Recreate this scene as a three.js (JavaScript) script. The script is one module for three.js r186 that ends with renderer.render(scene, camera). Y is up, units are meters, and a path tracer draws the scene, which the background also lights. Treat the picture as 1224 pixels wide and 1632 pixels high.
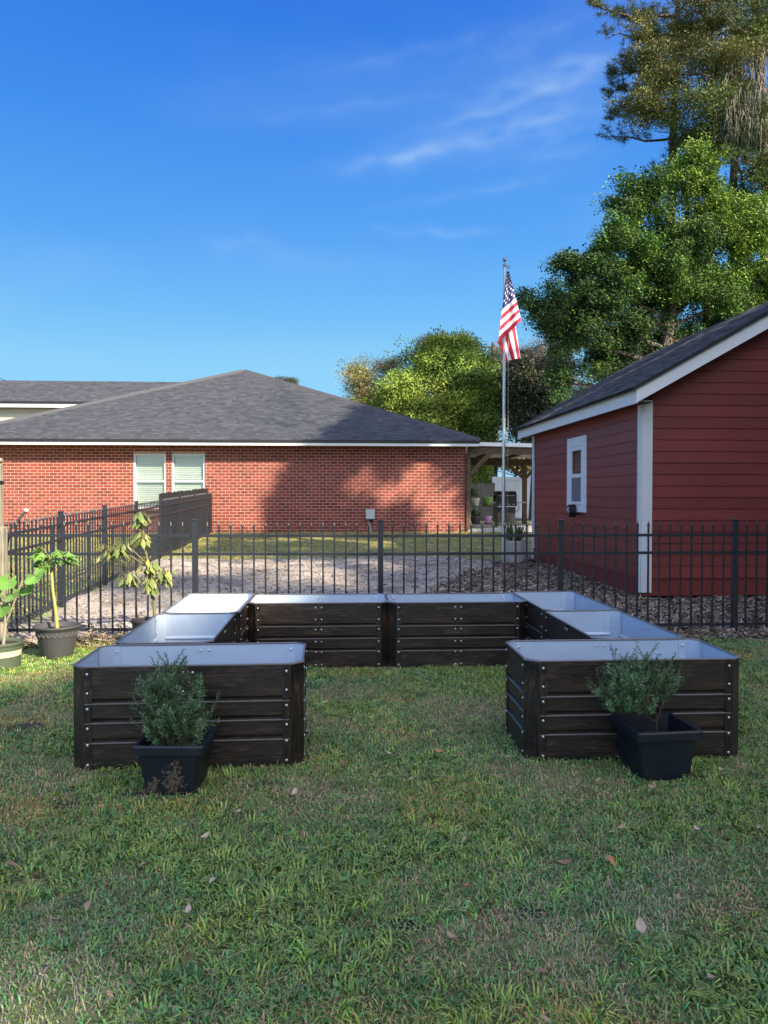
import * as THREE from 'three';
import { mergeGeometries } from 'three/addons/utils/BufferGeometryUtils.js';
import { ImprovedNoise } from 'three/addons/math/ImprovedNoise.js';

/* ------------------------------------------------------------------ camera, sky, sun, exposure */
const scene = new THREE.Scene();
const EYE = 1.41, FPX = 1226, YAW = 3.7 * Math.PI / 180, PITCH = Math.atan(-28 / FPX);
const camera = new THREE.PerspectiveCamera(2 * Math.atan(816 / FPX) * 180 / Math.PI, 768 / 1024, 0.05, 2000);
camera.position.set(0, EYE, 0);
camera.rotation.order = 'YXZ';
camera.rotation.set(PITCH, -YAW, 0);
camera.updateMatrixWorld(true);

const renderer = new THREE.WebGLRenderer({ antialias: true });
renderer.setSize(768, 1024);
renderer.toneMapping = THREE.LinearToneMapping;
const EXPOSURE = 2.8;
renderer.toneMappingExposure = EXPOSURE;
renderer.shadowMap.enabled = true;

const SUN = new THREE.Vector3(Math.cos(0.593) * Math.sin(0.70), Math.sin(0.593), Math.cos(0.593) * Math.cos(0.70)).normalize();
const SX = SUN.x / SUN.y, SZ = SUN.z / SUN.y;              // sideways run of a sunbeam per metre of height
const sun = new THREE.DirectionalLight(new THREE.Color().setRGB(1.0, 0.86, 0.66), 4.2);
sun.position.copy(SUN).multiplyScalar(80); sun.target.position.set(0, 0, 0);
sun.castShadow = true; sun.shadow.radius = 1.3; sun.shadow.mapSize.set(4096, 4096);
Object.assign(sun.shadow.camera, { left: -45, right: 45, top: 45, bottom: -45, near: 1, far: 200 });
scene.add(sun, sun.target);

/* ------------------------------------------------------------------ small helpers */
let seedState = 7;
const seed = (s) => { seedState = (s * 2654435761) >>> 0; };
function rnd() { seedState = (seedState + 0x6D2B79F5) >>> 0; let t = seedState; t = Math.imul(t ^ (t >>> 15), t | 1); t ^= t + Math.imul(t ^ (t >>> 7), t | 61); return ((t ^ (t >>> 14)) >>> 0) / 4294967296; }
const R = (a, b) => a + (b - a) * rnd();
const pick = (a) => a[Math.floor(rnd() * a.length)];
const clamp = (v, a, b) => Math.max(a, Math.min(b, v));
const mix = (a, b, t) => a + (b - a) * t;
const smooth = (a, b, v) => { const t = clamp((v - a) / (b - a), 0, 1); return t * t * (3 - 2 * t); };
const IN = new ImprovedNoise();
const noise = (x, y, z = 0) => IN.noise(x + 31.7, y + 17.3, z + 5.1);
const fbm = (x, y, z = 0, o = 4) => { let s = 0, a = 0.5, f = 1; for (let i = 0; i < o; i++) { s += a * noise(x * f, y * f, z * f + i * 7); f *= 2.03; a *= 0.5; } return s; };
const V = (x, y, z) => new THREE.Vector3(x, y, z);
const fwd = V(0, 0, -1).applyEuler(camera.rotation), rgt = V(1, 0, 0).applyEuler(camera.rotation), upv = V(0, 1, 0).applyEuler(camera.rotation);
const ray = (px, py) => fwd.clone().addScaledVector(rgt, (px - 612) / FPX).addScaledVector(upv, (816 - py) / FPX);
const P = (px, py, D) => { const d = ray(px, py); return V(0, EYE, 0).addScaledVector(d, -D / d.z); };          // point of a sight line at depth D
const G = (px, py, y = 0) => { const d = ray(px, py); return V(0, EYE, 0).addScaledVector(d, (y - EYE) / d.y); };  // point of a sight line at height y

const used = {};
function numbered(n) { if (!(n in used)) { used[n] = 0; return n; } used[n]++; return n + '_' + String(used[n]).padStart(3, '0'); }
function thing(name, label, category, pos = [0, 0, 0], turn = 0, group) {
  const o = new THREE.Group(); o.name = numbered(name); o.position.set(...pos); o.rotation.y = turn;
  o.userData = { label, category }; if (group) o.userData.group = group; scene.add(o); return o;
}
function part(parent, name, geo, mat, extra) {
  const m = new THREE.Mesh(Array.isArray(geo) ? merge(geo) : geo, mat); m.name = name; m.castShadow = m.receiveShadow = true;
  if (extra) Object.assign(m.userData, extra); parent.add(m); return m;
}
function merge(list) {
  const anyColor = list.some((g) => g.attributes.color);
  list = list.map((g) => {
    g = g.index ? g.toNonIndexed() : g;
    for (const k of Object.keys(g.attributes)) if (!['position', 'normal', 'uv', 'color'].includes(k)) g.deleteAttribute(k);
    if (!g.attributes.normal) g.computeVertexNormals();
    if (!g.attributes.uv) g.setAttribute('uv', new THREE.BufferAttribute(new Float32Array(g.attributes.position.count * 2), 2));
    if (anyColor && !g.attributes.color) g.setAttribute('color', new THREE.BufferAttribute(new Float32Array(g.attributes.position.count * 3).fill(1), 3));
    return g;
  });
  return mergeGeometries(list, false);
}
function meshTop(name, geo, mat, label, category, group) { const m = part(scene, numbered(name), geo, mat); m.userData = { label, category }; if (group) m.userData.group = group; return m; }
function struct(name, geo, mat) { const m = part(scene, numbered(name), geo, mat); m.userData.kind = 'structure'; return m; }
// box with a small chamfer on its long edges; uv in metres
function box(w, h, d, x = 0, y = 0, z = 0) { const g = new THREE.BoxGeometry(w, h, d); g.translate(x, y, z); return uvm(g); }
function uvm(g, s = 1) {      // metric uv from the dominant normal axis
  g = g.index ? g.toNonIndexed() : g; if (!g.attributes.normal) g.computeVertexNormals();
  const p = g.attributes.position, n = g.attributes.normal, uv = new Float32Array(p.count * 2);
  for (let i = 0; i < p.count; i++) {
    const ax = Math.abs(n.getX(i)), ay = Math.abs(n.getY(i)), az = Math.abs(n.getZ(i));
    let u, v; if (ay >= ax && ay >= az) { u = p.getX(i); v = p.getZ(i); } else if (ax >= az) { u = p.getZ(i); v = p.getY(i); } else { u = p.getX(i); v = p.getY(i); }
    uv[2 * i] = u * s; uv[2 * i + 1] = v * s;
  }
  g.setAttribute('uv', new THREE.BufferAttribute(uv, 2)); return g;
}
function bevelBox(w, h, d, c, x = 0, y = 0, z = 0) {   // chamfered along every edge
  const pts = []; const X = w / 2, Y = h / 2, Z = d / 2;
  const P8 = []; for (const a of [-1, 1]) for (const b of [-1, 1]) for (const e of [-1, 1]) P8.push([a, b, e]);
  const quad = (a, b, cc, dd) => { pts.push(a, b, cc, a, cc, dd); };
  const f = (a, b, e, k) => [a * (X - (k === 0 ? 0 : c)), b * (Y - (k === 1 ? 0 : c)), e * (Z - (k === 2 ? 0 : c))];
  for (let k = 0; k < 3; k++) for (const s of [-1, 1]) { const o = (i, j) => { const v = [0, 0, 0]; v[k] = s; v[(k + 1) % 3] = i; v[(k + 2) % 3] = j; return f(...v, k); }; s > 0 ? quad(o(-1, -1), o(1, -1), o(1, 1), o(-1, 1)) : quad(o(-1, -1), o(-1, 1), o(1, 1), o(1, -1)); }
  for (let k = 0; k < 3; k++) { const i = (k + 1) % 3, j = (k + 2) % 3; for (const si of [-1, 1]) for (const sj of [-1, 1]) { const m = (t, kk) => { const v = [0, 0, 0]; v[k] = t; v[i] = si; v[j] = sj; return f(...v, kk); }; const q = [m(-1, i), m(1, i), m(1, j), m(-1, j)]; (si * sj > 0) ? quad(q[3], q[2], q[1], q[0]) : quad(...q); } }
  for (const [a, b, e] of P8) { const t = [f(a, b, e, 0), f(a, b, e, 1), f(a, b, e, 2)]; a * b * e > 0 ? pts.push(...t) : pts.push(t[0], t[2], t[1]); }
  const g = new THREE.BufferGeometry(); g.setAttribute('position', new THREE.BufferAttribute(new Float32Array(pts.flat()), 3)); g.translate(x, y, z); g.computeVertexNormals(); return uvm(g);
}
function polyGeo(tris) { const g = new THREE.BufferGeometry(); g.setAttribute('position', new THREE.BufferAttribute(new Float32Array(tris.flat()), 3)); g.computeVertexNormals(); return uvm(g); }
const quadT = (a, b, c, d) => [a, b, c, a, c, d];
// a bar of rectangular section between two points
function bar(a, b, w, d, up = V(0, 1, 0)) {
  const len = a.distanceTo(b), g = new THREE.BoxGeometry(w, len, d); const dir = b.clone().sub(a).normalize();
  const q = new THREE.Quaternion().setFromUnitVectors(V(0, 1, 0), dir); uvm(g); const gg = uvm(g); gg.applyQuaternion(q); gg.translate((a.x + b.x) / 2, (a.y + b.y) / 2, (a.z + b.z) / 2); return gg;
}
function tube(points, radii, sides = 6) {    // tapered tube through points
  const pos = [], nor = [], uv = [], idx = []; const n = points.length; let ref = V(0.31, 0.2, 0.93).normalize(), L = 0;
  for (let i = 0; i < n; i++) {
    const t = points[Math.min(i + 1, n - 1)].clone().sub(points[Math.max(i - 1, 0)]).normalize();
    const a = ref.clone().addScaledVector(t, -ref.dot(t)); if (a.lengthSq() < 1e-4) a.set(1, 0, 0).addScaledVector(t, -t.x); a.normalize(); ref = a; const b = t.clone().cross(a);
    if (i) L += points[i].distanceTo(points[i - 1]);
    for (let k = 0; k <= sides; k++) { const an = k / sides * Math.PI * 2, c = Math.cos(an), s = Math.sin(an); const nx = a.x * c + b.x * s, ny = a.y * c + b.y * s, nz = a.z * c + b.z * s; pos.push(points[i].x + nx * radii[i], points[i].y + ny * radii[i], points[i].z + nz * radii[i]); nor.push(nx, ny, nz); uv.push(k / sides * 6.28 * radii[0], L); }
  }
  for (let i = 0; i < n - 1; i++) for (let k = 0; k < sides; k++) { const a = i * (sides + 1) + k, b = a + sides + 1; idx.push(a, a + 1, b, b, a + 1, b + 1); }
  const g = new THREE.BufferGeometry(); g.setAttribute('position', new THREE.Float32BufferAttribute(pos, 3)); g.setAttribute('normal', new THREE.Float32BufferAttribute(nor, 3)); g.setAttribute('uv', new THREE.Float32BufferAttribute(uv, 2)); g.setIndex(idx); return g.toNonIndexed();
}
function tint(g, r, gg, b) { const n = g.attributes.position.count, c = new Float32Array(n * 3); for (let i = 0; i < n; i++) { c[3 * i] = r; c[3 * i + 1] = gg; c[3 * i + 2] = b; } g.setAttribute('color', new THREE.BufferAttribute(c, 3)); return g; }
const rgb = (r, g, b) => new THREE.Color().setRGB(r, g, b);
const mtl = (c, rough = 0.8, o = {}) => new THREE.MeshStandardMaterial({ color: Array.isArray(c) ? rgb(...c) : c, roughness: rough, ...o });
// computed textures -----------------------------------------------------
const enc = (v) => { v = clamp(v, 0, 1); return Math.round(255 * (v <= 0.0031308 ? 12.92 * v : 1.055 * Math.pow(v, 1 / 2.4) - 0.055)); };
function colorTex(w, h, f, rep = 1) {     // f(u,v) -> linear rgb
  const d = new Uint8Array(w * h * 4);
  for (let j = 0; j < h; j++) for (let i = 0; i < w; i++) { const c = f(i / w, j / h), k = 4 * (j * w + i); d[k] = enc(c[0]); d[k + 1] = enc(c[1]); d[k + 2] = enc(c[2]); d[k + 3] = 255; }
  const t = new THREE.DataTexture(d, w, h); t.colorSpace = THREE.SRGBColorSpace; t.wrapS = t.wrapT = THREE.RepeatWrapping; t.magFilter = t.minFilter = THREE.LinearFilter; t.repeat.set(rep, rep); t.needsUpdate = true; return t;
}
function greyTex(w, h, f, rep = 1) {
  const d = new Uint8Array(w * h * 4);
  for (let j = 0; j < h; j++) for (let i = 0; i < w; i++) { const c = Math.round(255 * clamp(f(i / w, j / h), 0, 1)), k = 4 * (j * w + i); d[k] = d[k + 1] = d[k + 2] = c; d[k + 3] = 255; }
  const t = new THREE.DataTexture(d, w, h); t.wrapS = t.wrapT = THREE.RepeatWrapping; t.magFilter = t.minFilter = THREE.LinearFilter; t.repeat.set(rep, rep); t.needsUpdate = true; return t;
}
// noise that repeats over a unit square
function tn(u, v, fx, fy, z = 0) {
  const a = noise(u * fx, v * fy, z), b = noise((u - 1) * fx, v * fy, z), c = noise(u * fx, (v - 1) * fy, z), d = noise((u - 1) * fx, (v - 1) * fy, z);
  return mix(mix(a, b, u), mix(c, d, u), v) * 1.35;
}

/* ------------------------------------------------------------------ sky (computed, air and thin cloud only) */
{
  const W = 2048, H = 1024, d = new Float32Array(W * H * 4);
  const streaks = [[-2, 26.5, 9, 0.25, 0.12, 0.16], [7, 21.2, 8, 0.22, 0.12, 0.2], [9, 26.2, 7, 0.22, 0.15, 0.3], [2, 29.5, 7, 0.3, 0.18, 0.16],   // azimuth from the view direction and elevation, degrees: thin cirrus streaks [az, el, length, width, tilt, strength]
    [6, 24.4, 9.5, 0.42, 0.16, 0.5], [1.5, 23.5, 4.5, 0.3, 0.17, 0.45], [11.5, 27.4, 6.5, 0.6, 0.12, 0.42], [10, 29.8, 6, 0.8, 0.2, 0.2], [14, 28.3, 4, 0.35, 0.1, 0.3], [-10, 17.5, 6, 0.5, -0.08, 0.2], [4, 18.6, 5.5, 0.2, -0.03, 0.28], [-3, 16.5, 7, 0.4, 0.05, 0.14], [13, 25.0, 6, 1.1, 0.15, 0.24], [-24, 34, 8, 1.0, 0.2, 0.2], [12, 23.0, 5, 0.3, 0.1, 0.2]];
  const dl = (v) => { v /= 255; return v <= 0.04045 ? v / 12.92 : Math.pow((v + 0.055) / 1.055, 2.4); };
  const AIR = [[0, 168, 222, 252], [5, 152, 215, 253], [9, 143, 211, 252], [13, 117, 191, 250], [18, 91, 167, 246], [25, 68, 144, 238], [32, 52, 123, 227], [50, 42, 100, 208], [90, 38, 90, 195]].map(([e, ...c]) => [e, ...c.map(dl)]);
  for (let j = 0; j < H; j++) {
    const el = ((j + 0.5) / H - 0.5) * Math.PI, y = Math.sin(el), e = Math.max(0, el * 180 / Math.PI);
    for (let i = 0; i < W; i++) {
      const az = ((i + 0.5) / W - 0.5) * 2 * Math.PI, x = Math.cos(el) * Math.cos(az), z = Math.cos(el) * Math.sin(az);
      const k = 4 * (j * W + i);
      // clear air: deep blue overhead, paler towards the horizon
      let r, g, b; { let q = 0; while (q < AIR.length - 2 && e > AIR[q + 1][0]) q++; const t = clamp((e - AIR[q][0]) / (AIR[q + 1][0] - AIR[q][0]), 0, 1); r = mix(AIR[q][1], AIR[q + 1][1], t); g = mix(AIR[q][2], AIR[q + 1][2], t); b = mix(AIR[q][3], AIR[q + 1][3], t); }
      // whiter, brighter air round the sun
      const cs = clamp(x * SUN.x + y * SUN.y + z * SUN.z, -1, 1), th = Math.acos(cs) * 180 / Math.PI;
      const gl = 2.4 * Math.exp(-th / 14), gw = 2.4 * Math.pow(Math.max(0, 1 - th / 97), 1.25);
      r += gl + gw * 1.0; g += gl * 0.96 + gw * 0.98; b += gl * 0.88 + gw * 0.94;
      if (el > 0) {   // thin cloud
        const A = Math.atan2(x, -z) * 180 / Math.PI - 3.7, E2 = e;
        let c = 0;
        for (const [a0, e0, L, w, tl, s] of streaks) {
          const da = A - a0; if (Math.abs(da) > L * 2.2) continue;
          const de = E2 - e0 - tl * da - 0.5 * noise(A * 0.35, e0);
          const tex = 0.55 + 0.9 * fbm(A * 0.45 + E2 * 0.3, (E2 - tl * A) * 1.7, e0, 4);
          c += s * Math.exp(-(da / L) * (da / L) * 1.6) * (0.65 * Math.exp(-Math.pow(de / w, 2)) + 0.35 * Math.exp(-Math.pow(de / (w * 3), 2))) * clamp(tex, 0, 1.4);
        }
        const far = smooth(0.02, 0.3, fbm(x / (y + 0.25) * 1.1 + 3, z / (y + 0.25) * 2.6, 2, 5)) * 0.22 * smooth(3, 12, e);
        c += far * (0.25 + 0.75 * smooth(25, 60, Math.abs(A)));
        c = clamp(c * 0.78, 0, 0.6);
        r = mix(r, 0.60, c); g = mix(g, 0.80, c); b = mix(b, 1.0, c);
      }
      d[k] = r / EXPOSURE; d[k + 1] = g / EXPOSURE; d[k + 2] = b / EXPOSURE; d[k + 3] = 1;
    }
  }
  const t = new THREE.DataTexture(d, W, H, THREE.RGBAFormat, THREE.FloatType); t.mapping = THREE.EquirectangularReflectionMapping; t.magFilter = t.minFilter = THREE.LinearFilter; t.needsUpdate = true;
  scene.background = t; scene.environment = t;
}

/* ------------------------------------------------------------------ terrain */
const SCRAPES = [[40, 1160, 0.24, 0.12], [215, 1270, 0.17, 0.07], [425, 1250, 0.12, 0.06], [110, 1285, 0.14, 0.05], [385, 1300, 0.09, 0.05], [640, 1475, 0.11, 0.05], [840, 1455, 0.12, 0.05]].map(([a, b, rx, rz]) => { const p = G(a, b); return [p.x, -p.z, rx, rz]; });
const scrape = (x, D) => SCRAPES.reduce((m, [a, b, rx, rz]) => Math.max(m, 1 - Math.hypot((x - a) / rx, (D - b) / rz) * (1 + 0.5 * noise(x * 9, D * 14, 2))), 0);
const groundBase = (x, D) => {
  const rise = 0.37 * clamp((D - 8) / 13.2, 0, 1);
  return rise * (1 - 0.62 * smooth(2.2, 3.8, x) * (1 - smooth(16, 21, D)));
};
const mulchEdge = (D) => 1.55 + 0.47 * (D - 11.2);
const inMulch = (x, D) => D > 7.25 + 0.12 * noise(x * 1.3, 3) && D < 16.2 && x > mulchEdge(Math.max(D, 7.9)) + 0.35 * noise(D * 0.9, x * 0.4) && x > 1.2;
const dirtW = (x, D) => {   // weight of bare sand
  if (inMulch(x, D)) return 0;
  const e = 14.7 + 0.5 * noise(x * 0.7, 9), f = 7.35 + 0.18 * noise(x * 2.1, 4);
  return smooth(f - 0.15, f + 0.25, D) * (1 - smooth(e - 0.25, e + 0.35, D)) * smooth(-3.65, -3.1, x + 0.25 * noise(D, 2)) ;
};
const groundH = (x, z) => {
  const D = -z; let h = groundBase(x, D);
  const dw = dirtW(x, D);
  h += 0.014 * fbm(x * 0.9, D * 0.9, 1, 3);
  if (dw > 0) h += dw * (0.13 * fbm(x * 1.15, D * 1.9, 4, 3) + 0.03 * Math.abs(noise(x * 3.9, D * 4.1, 3)));
  if (inMulch(x, D)) h += 0.02 * fbm(x * 2.5, D * 2.5, 8, 3);
  return h;
};
{
  // one colour sheet in metres for all the ground near the house: thatch, sand, leaf mould
  const X0 = -16, Z0 = -27, S = 32, N = 2048;
  const tex = colorTex(N, N, (u, v) => {
    const x = X0 + u * S, z = Z0 + v * S, D = -z;
    const f1 = fbm(x * 1.3, D * 1.3, 2, 4), f2 = noise(x * 9, D * 9, 5), f3 = noise(x * 27, D * 27, 6);
    // lawn thatch
    const dry = smooth(-0.12, 0.32, f1 + 0.25 * f2);
    let c = [mix(0.10, 0.20, dry), mix(0.13, 0.175, dry), mix(0.042, 0.085, dry)];
    const k = 1 + 0.35 * f2 + 0.45 * f3; c = c.map((q) => q * k);
    const bare = smooth(0.28, 0.5, fbm(x * 1.5 + 5, D * 1.5, 12, 3) + 0.2 * f2) * 0.7;
    c = [mix(c[0], 0.16 * k, bare), mix(c[1], 0.125 * k, bare), mix(c[2], 0.085 * k, bare)];
    if (D < 6) { const q = smooth(0, 0.3, scrape(x, D)); if (q > 0) { const m = 0.7 + 0.6 * f3 + 0.4 * f2; c = [mix(c[0], 0.062 * m, q), mix(c[1], 0.047 * m, q), mix(c[2], 0.037 * m, q)]; } }
    if (inMulch(x, D)) { const m = 0.75 + 0.6 * f2 + 0.7 * f3; c = [0.15 * m, 0.108 * m, 0.074 * m]; }
    else { const w = dirtW(x, D); if (w > 0) { const m = 0.85 + 0.28 * f2 + 0.4 * f3 + 0.35 * f1; const dk = smooth(0.0, 0.35, fbm(x * 2.3, D * 3.1, 21, 3)) * 0.5; c = [mix(c[0], 0.37 * m * (1 - dk), w), mix(c[1], 0.325 * m * (1 - dk), w), mix(c[2], 0.28 * m * (1 - dk), w)]; } }
    return c;
  });
  tex.wrapS = tex.wrapT = THREE.ClampToEdgeWrapping;
  const bump = greyTex(512, 512, (u, v) => 0.5 + 0.35 * tn(u, v, 24, 24, 2) + 0.3 * tn(u, v, 60, 60, 3) + 0.2 * tn(u, v, 130, 130, 5)); bump.repeat.set(20, 20);
  const mat = mtl([1, 1, 1], 0.95, { map: tex, bumpMap: bump, bumpScale: 0.02 });
  const c = 0.1, nx = Math.round(S / c), zones = { lawn: [], bare_dirt: [], mulch_bed: [] };
  const Y = new Float32Array((nx + 1) * (nx + 1));
  for (let j = 0; j <= nx; j++) for (let i = 0; i <= nx; i++) Y[j * (nx + 1) + i] = groundH(X0 + i * c, Z0 + j * c);
  const pt = (i, j) => [X0 + i * c, Y[j * (nx + 1) + i], Z0 + j * c];
  const bucket = { lawn: [], bare_dirt: [], mulch_bed: [] };
  for (let j = 0; j < nx; j++) for (let i = 0; i < nx; i++) {
    const x = X0 + (i + 0.5) * c, D = -(Z0 + (j + 0.5) * c);
    bucket[inMulch(x, D) ? 'mulch_bed' : dirtW(x, D) > 0.5 ? 'bare_dirt' : 'lawn'].push(i, j);
  }
  for (const zn of Object.keys(bucket)) {
    const b = bucket[zn], map = new Map(), pos = [], uv = [], nor = [], idx = [];
    const vid = (i, j) => { const key = j * (nx + 1) + i; let v = map.get(key); if (v === undefined) { v = map.size; map.set(key, v); const p = pt(i, j); pos.push(...p); uv.push(i / nx, j / nx); const hx = Y[j * (nx + 1) + Math.min(i + 1, nx)] - Y[j * (nx + 1) + Math.max(i - 1, 0)], hz = Y[Math.min(j + 1, nx) * (nx + 1) + i] - Y[Math.max(j - 1, 0) * (nx + 1) + i]; const n = V(-hx, 2 * c, -hz).normalize(); nor.push(n.x, n.y, n.z); } return v; };
    for (let q = 0; q < b.length; q += 2) { const i = b[q], j = b[q + 1]; const A = vid(i, j), B = vid(i + 1, j), C = vid(i + 1, j + 1), Dd = vid(i, j + 1); idx.push(A, C, B, A, Dd, C); }
    const g = new THREE.BufferGeometry(); g.setAttribute('position', new THREE.Float32BufferAttribute(pos, 3)); g.setAttribute('normal', new THREE.Float32BufferAttribute(nor, 3)); g.setAttribute('uv', new THREE.Float32BufferAttribute(uv, 2)); g.setIndex(idx);
    struct(zn, g, mat);
  }
  // land beyond, out to the horizon
  const far = [], B0 = [X0, Z0, X0 + S, Z0 + S], F = 900, hh = (z) => 0.37 * clamp((-z - 8) / 13.2, 0, 1) - 0.01;
  const q = (x0, z0, x1, z1) => far.push(...quadT([x0, hh(z0), z0], [x0, hh(z1), z1], [x1, hh(z1), z1], [x1, hh(z0), z0]));
  q(-F, -F, F, -27); for (let z = -27; z < 5; z += 1) { q(-F, z, X0, z + 1); q(X0 + S, z, F, z + 1); } q(-F, 5, F, F);
  const ft = colorTex(256, 256, (u, v) => { const f = 1 + 0.5 * tn(u, v, 8, 8) + 0.5 * tn(u, v, 30, 30, 3); return [0.085 * f, 0.1 * f, 0.045 * f]; }); ft.repeat.set(0.12, 0.12);
  struct('ground', polyGeo(far), mtl([1, 1, 1], 0.95, { map: ft }));
}

/* ------------------------------------------------------------------ shared materials */
const M = {};
{
  const woodT = colorTex(512, 512, (u, v) => {   // dark printed wood, grain along u
    const w = 0.035 * tn(u, v, 3, 5, 2), g = tn(u, v + w, 3, 60, 1), h = tn(u, v + w * 0.6, 10, 190, 4), b = tn(u, v, 2, 7, 9);
    const k = clamp(0.45 + 0.6 * g + 0.75 * h + 0.4 * b, 0, 1.3), kk = k * k;
    return [0.009 + 0.085 * kk, 0.007 + 0.052 * kk, 0.006 + 0.034 * kk];
  }); woodT.repeat.set(1.4, 1.9);
  M.bedWood = mtl([1, 1, 1], 0.45, { map: woodT });
  const postT = woodT.clone(); postT.repeat.set(2.4, 1.2); postT.rotation = Math.PI / 2; postT.needsUpdate = true;
  M.bedPost = mtl([0.75, 0.75, 0.8], 0.4, { map: postT });
  const dentB = greyTex(256, 256, (u, v) => 0.5 + 0.5 * tn(u, v, 3, 3, 4) + 0.2 * tn(u, v, 9, 9, 3)); dentB.repeat.set(1.2, 1.2);
  M.liner = mtl([0.51, 0.61, 0.72], 0.4, { bumpMap: dentB, bumpScale: 0.012 });
  M.rim = mtl([0.20, 0.19, 0.19], 0.4, { metalness: 0.3 });
  M.groove_highlight = mtl([0.15, 0.13, 0.128], 0.3);
  M.bolt = mtl([0.75, 0.75, 0.78], 0.28, { metalness: 0.7 });
  M.fence = mtl([0.019, 0.022, 0.030], 0.42);
  const wpT = colorTex(256, 512, (u, v) => { const g = tn(u, v, 26, 3, 1) + 0.6 * tn(u, v, 60, 5, 2), m = tn(u, v, 4, 6, 5); const k = 0.9 + 0.5 * g + 0.4 * m; return [0.27 * k, 0.245 * k, 0.185 * k]; }); wpT.repeat.set(3, 1);
  M.oldWood = mtl([1, 1, 1], 0.9, { map: wpT, bumpMap: greyTex(256, 256, (u, v) => 0.5 + 0.6 * tn(u, v, 30, 3, 1)), bumpScale: 0.006 });
  M.greyWood = mtl([0.62, 0.64, 0.7], 0.9, { map: wpT });
  M.beam = mtl([0.38, 0.27, 0.2], 0.85, { map: wpT });
  M.darkWood = mtl([0.035, 0.038, 0.048], 0.75, { map: wpT });
  M.white = mtl([0.76, 0.77, 0.78], 0.55);
  M.vinyl = mtl([0.82, 0.85, 0.90], 0.5);
  const sg = greyTex(256, 256, (u, v) => 0.5 + 0.35 * tn(u, v, 4, 50, 2) + 0.4 * tn(u, v, 7, 90, 6) + 0.2 * tn(u, v, 40, 40, 3)); sg.repeat.set(1.1, 1.7);
  const redT = colorTex(256, 256, (u, v) => { const k = 1 + 0.16 * tn(u, v, 3, 4, 2) + 0.10 * tn(u, v, 20, 40, 5); return [0.20 * k, 0.033 * k, 0.027 * k]; }); redT.repeat.set(0.45, 0.6);
  M.redPlank = mtl([1, 1, 1], 0.48, { map: redT, bumpMap: sg, bumpScale: 0.0025 });
  M.brick = mtl([1, 1, 1], 0.9, { vertexColors: true, bumpMap: greyTex(256, 256, (u, v) => 0.5 + 0.5 * tn(u, v, 40, 40, 2) + 0.3 * tn(u, v, 90, 90, 4)), bumpScale: 0.006 });
  M.mortar = mtl([0.47, 0.335, 0.27], 0.95);
  const gr = greyTex(256, 256, (u, v) => 0.5 + 0.7 * tn(u, v, 60, 60, 2) + 0.5 * tn(u, v, 120, 120, 4)); gr.repeat.set(2, 2);
  M.shingle = mtl([1, 1, 1], 0.92, { vertexColors: true, bumpMap: gr, bumpScale: 0.006 });
  M.roofPlain = mtl([0.065, 0.068, 0.078], 0.92, { bumpMap: gr, bumpScale: 0.006 });
  M.black = mtl([0.012, 0.012, 0.014], 0.5);
  M.dark = mtl([0.02, 0.02, 0.022], 0.8);
  M.glass = new THREE.MeshPhysicalMaterial({ color: rgb(0.93, 0.97, 0.96), roughness: 0.02, transmission: 1, thickness: 0, ior: 1.5 });
  M.soil = mtl([0.035, 0.026, 0.02], 0.95, { bumpMap: greyTex(128, 128, (u, v) => 0.5 + 0.7 * tn(u, v, 20, 20) + 0.5 * tn(u, v, 45, 45, 3)), bumpScale: 0.02 });
  const barkT = colorTex(256, 512, (u, v) => { const r = Math.abs(tn(u, v, 9, 5, 1)) * 2.2, f = tn(u, v, 40, 30, 3); const k = clamp(0.35 + r + 0.3 * f, 0.15, 1.3); return [0.19 * k, 0.15 * k, 0.12 * k]; });
  M.bark = mtl([1, 1, 1], 0.95, { map: barkT, bumpMap: greyTex(256, 256, (u, v) => Math.abs(tn(u, v, 9, 5, 1)) * 2), bumpScale: 0.05 });
  M.pineBark = mtl([1.0, 0.98, 0.95], 0.95, { map: barkT, bumpMap: M.bark.bumpMap, bumpScale: 0.05 });
  M.leaf = mtl([1, 1, 1], 0.85, { side: THREE.DoubleSide });
  M.crown = new THREE.MeshPhysicalMaterial({ color: rgb(1, 1, 1), roughness: 0.9, transmission: 0.12, thickness: 0, side: THREE.DoubleSide });
  M.leafV = mtl([1, 1, 1], 0.55, { side: THREE.DoubleSide, vertexColors: true });
  M.leafT = new THREE.MeshPhysicalMaterial({ color: rgb(1, 1, 1), roughness: 0.75, transmission: 0.35, thickness: 0, side: THREE.DoubleSide, vertexColors: true });
  M.grass = mtl([1, 1, 1], 0.5, { side: THREE.DoubleSide, vertexColors: true });
}

// many alike pieces: the 300 that show largest are parts, the rest one part of kind stuff
function pieces(parent, list, name, mat) {      // list of { key, geo(), m: Matrix4, s: how near }
  list.sort((a, b) => a.s - b.s); const cache = new Map(), rest = [];
  list.forEach((it, i) => {
    let g = cache.get(it.key); if (!g) { g = it.geo(); cache.set(it.key, g); }
    if (i < 300) { const o = new THREE.Mesh(g, mat); o.name = i ? name + '_' + String(i).padStart(3, '0') : name; o.castShadow = o.receiveShadow = true; it.m.decompose(o.position, o.quaternion, o.scale); parent.add(o); }
    else rest.push(g.clone().applyMatrix4(it.m));
  });
  if (rest.length) part(parent, name + '_field', rest, mat, { kind: 'stuff' });
}

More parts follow.
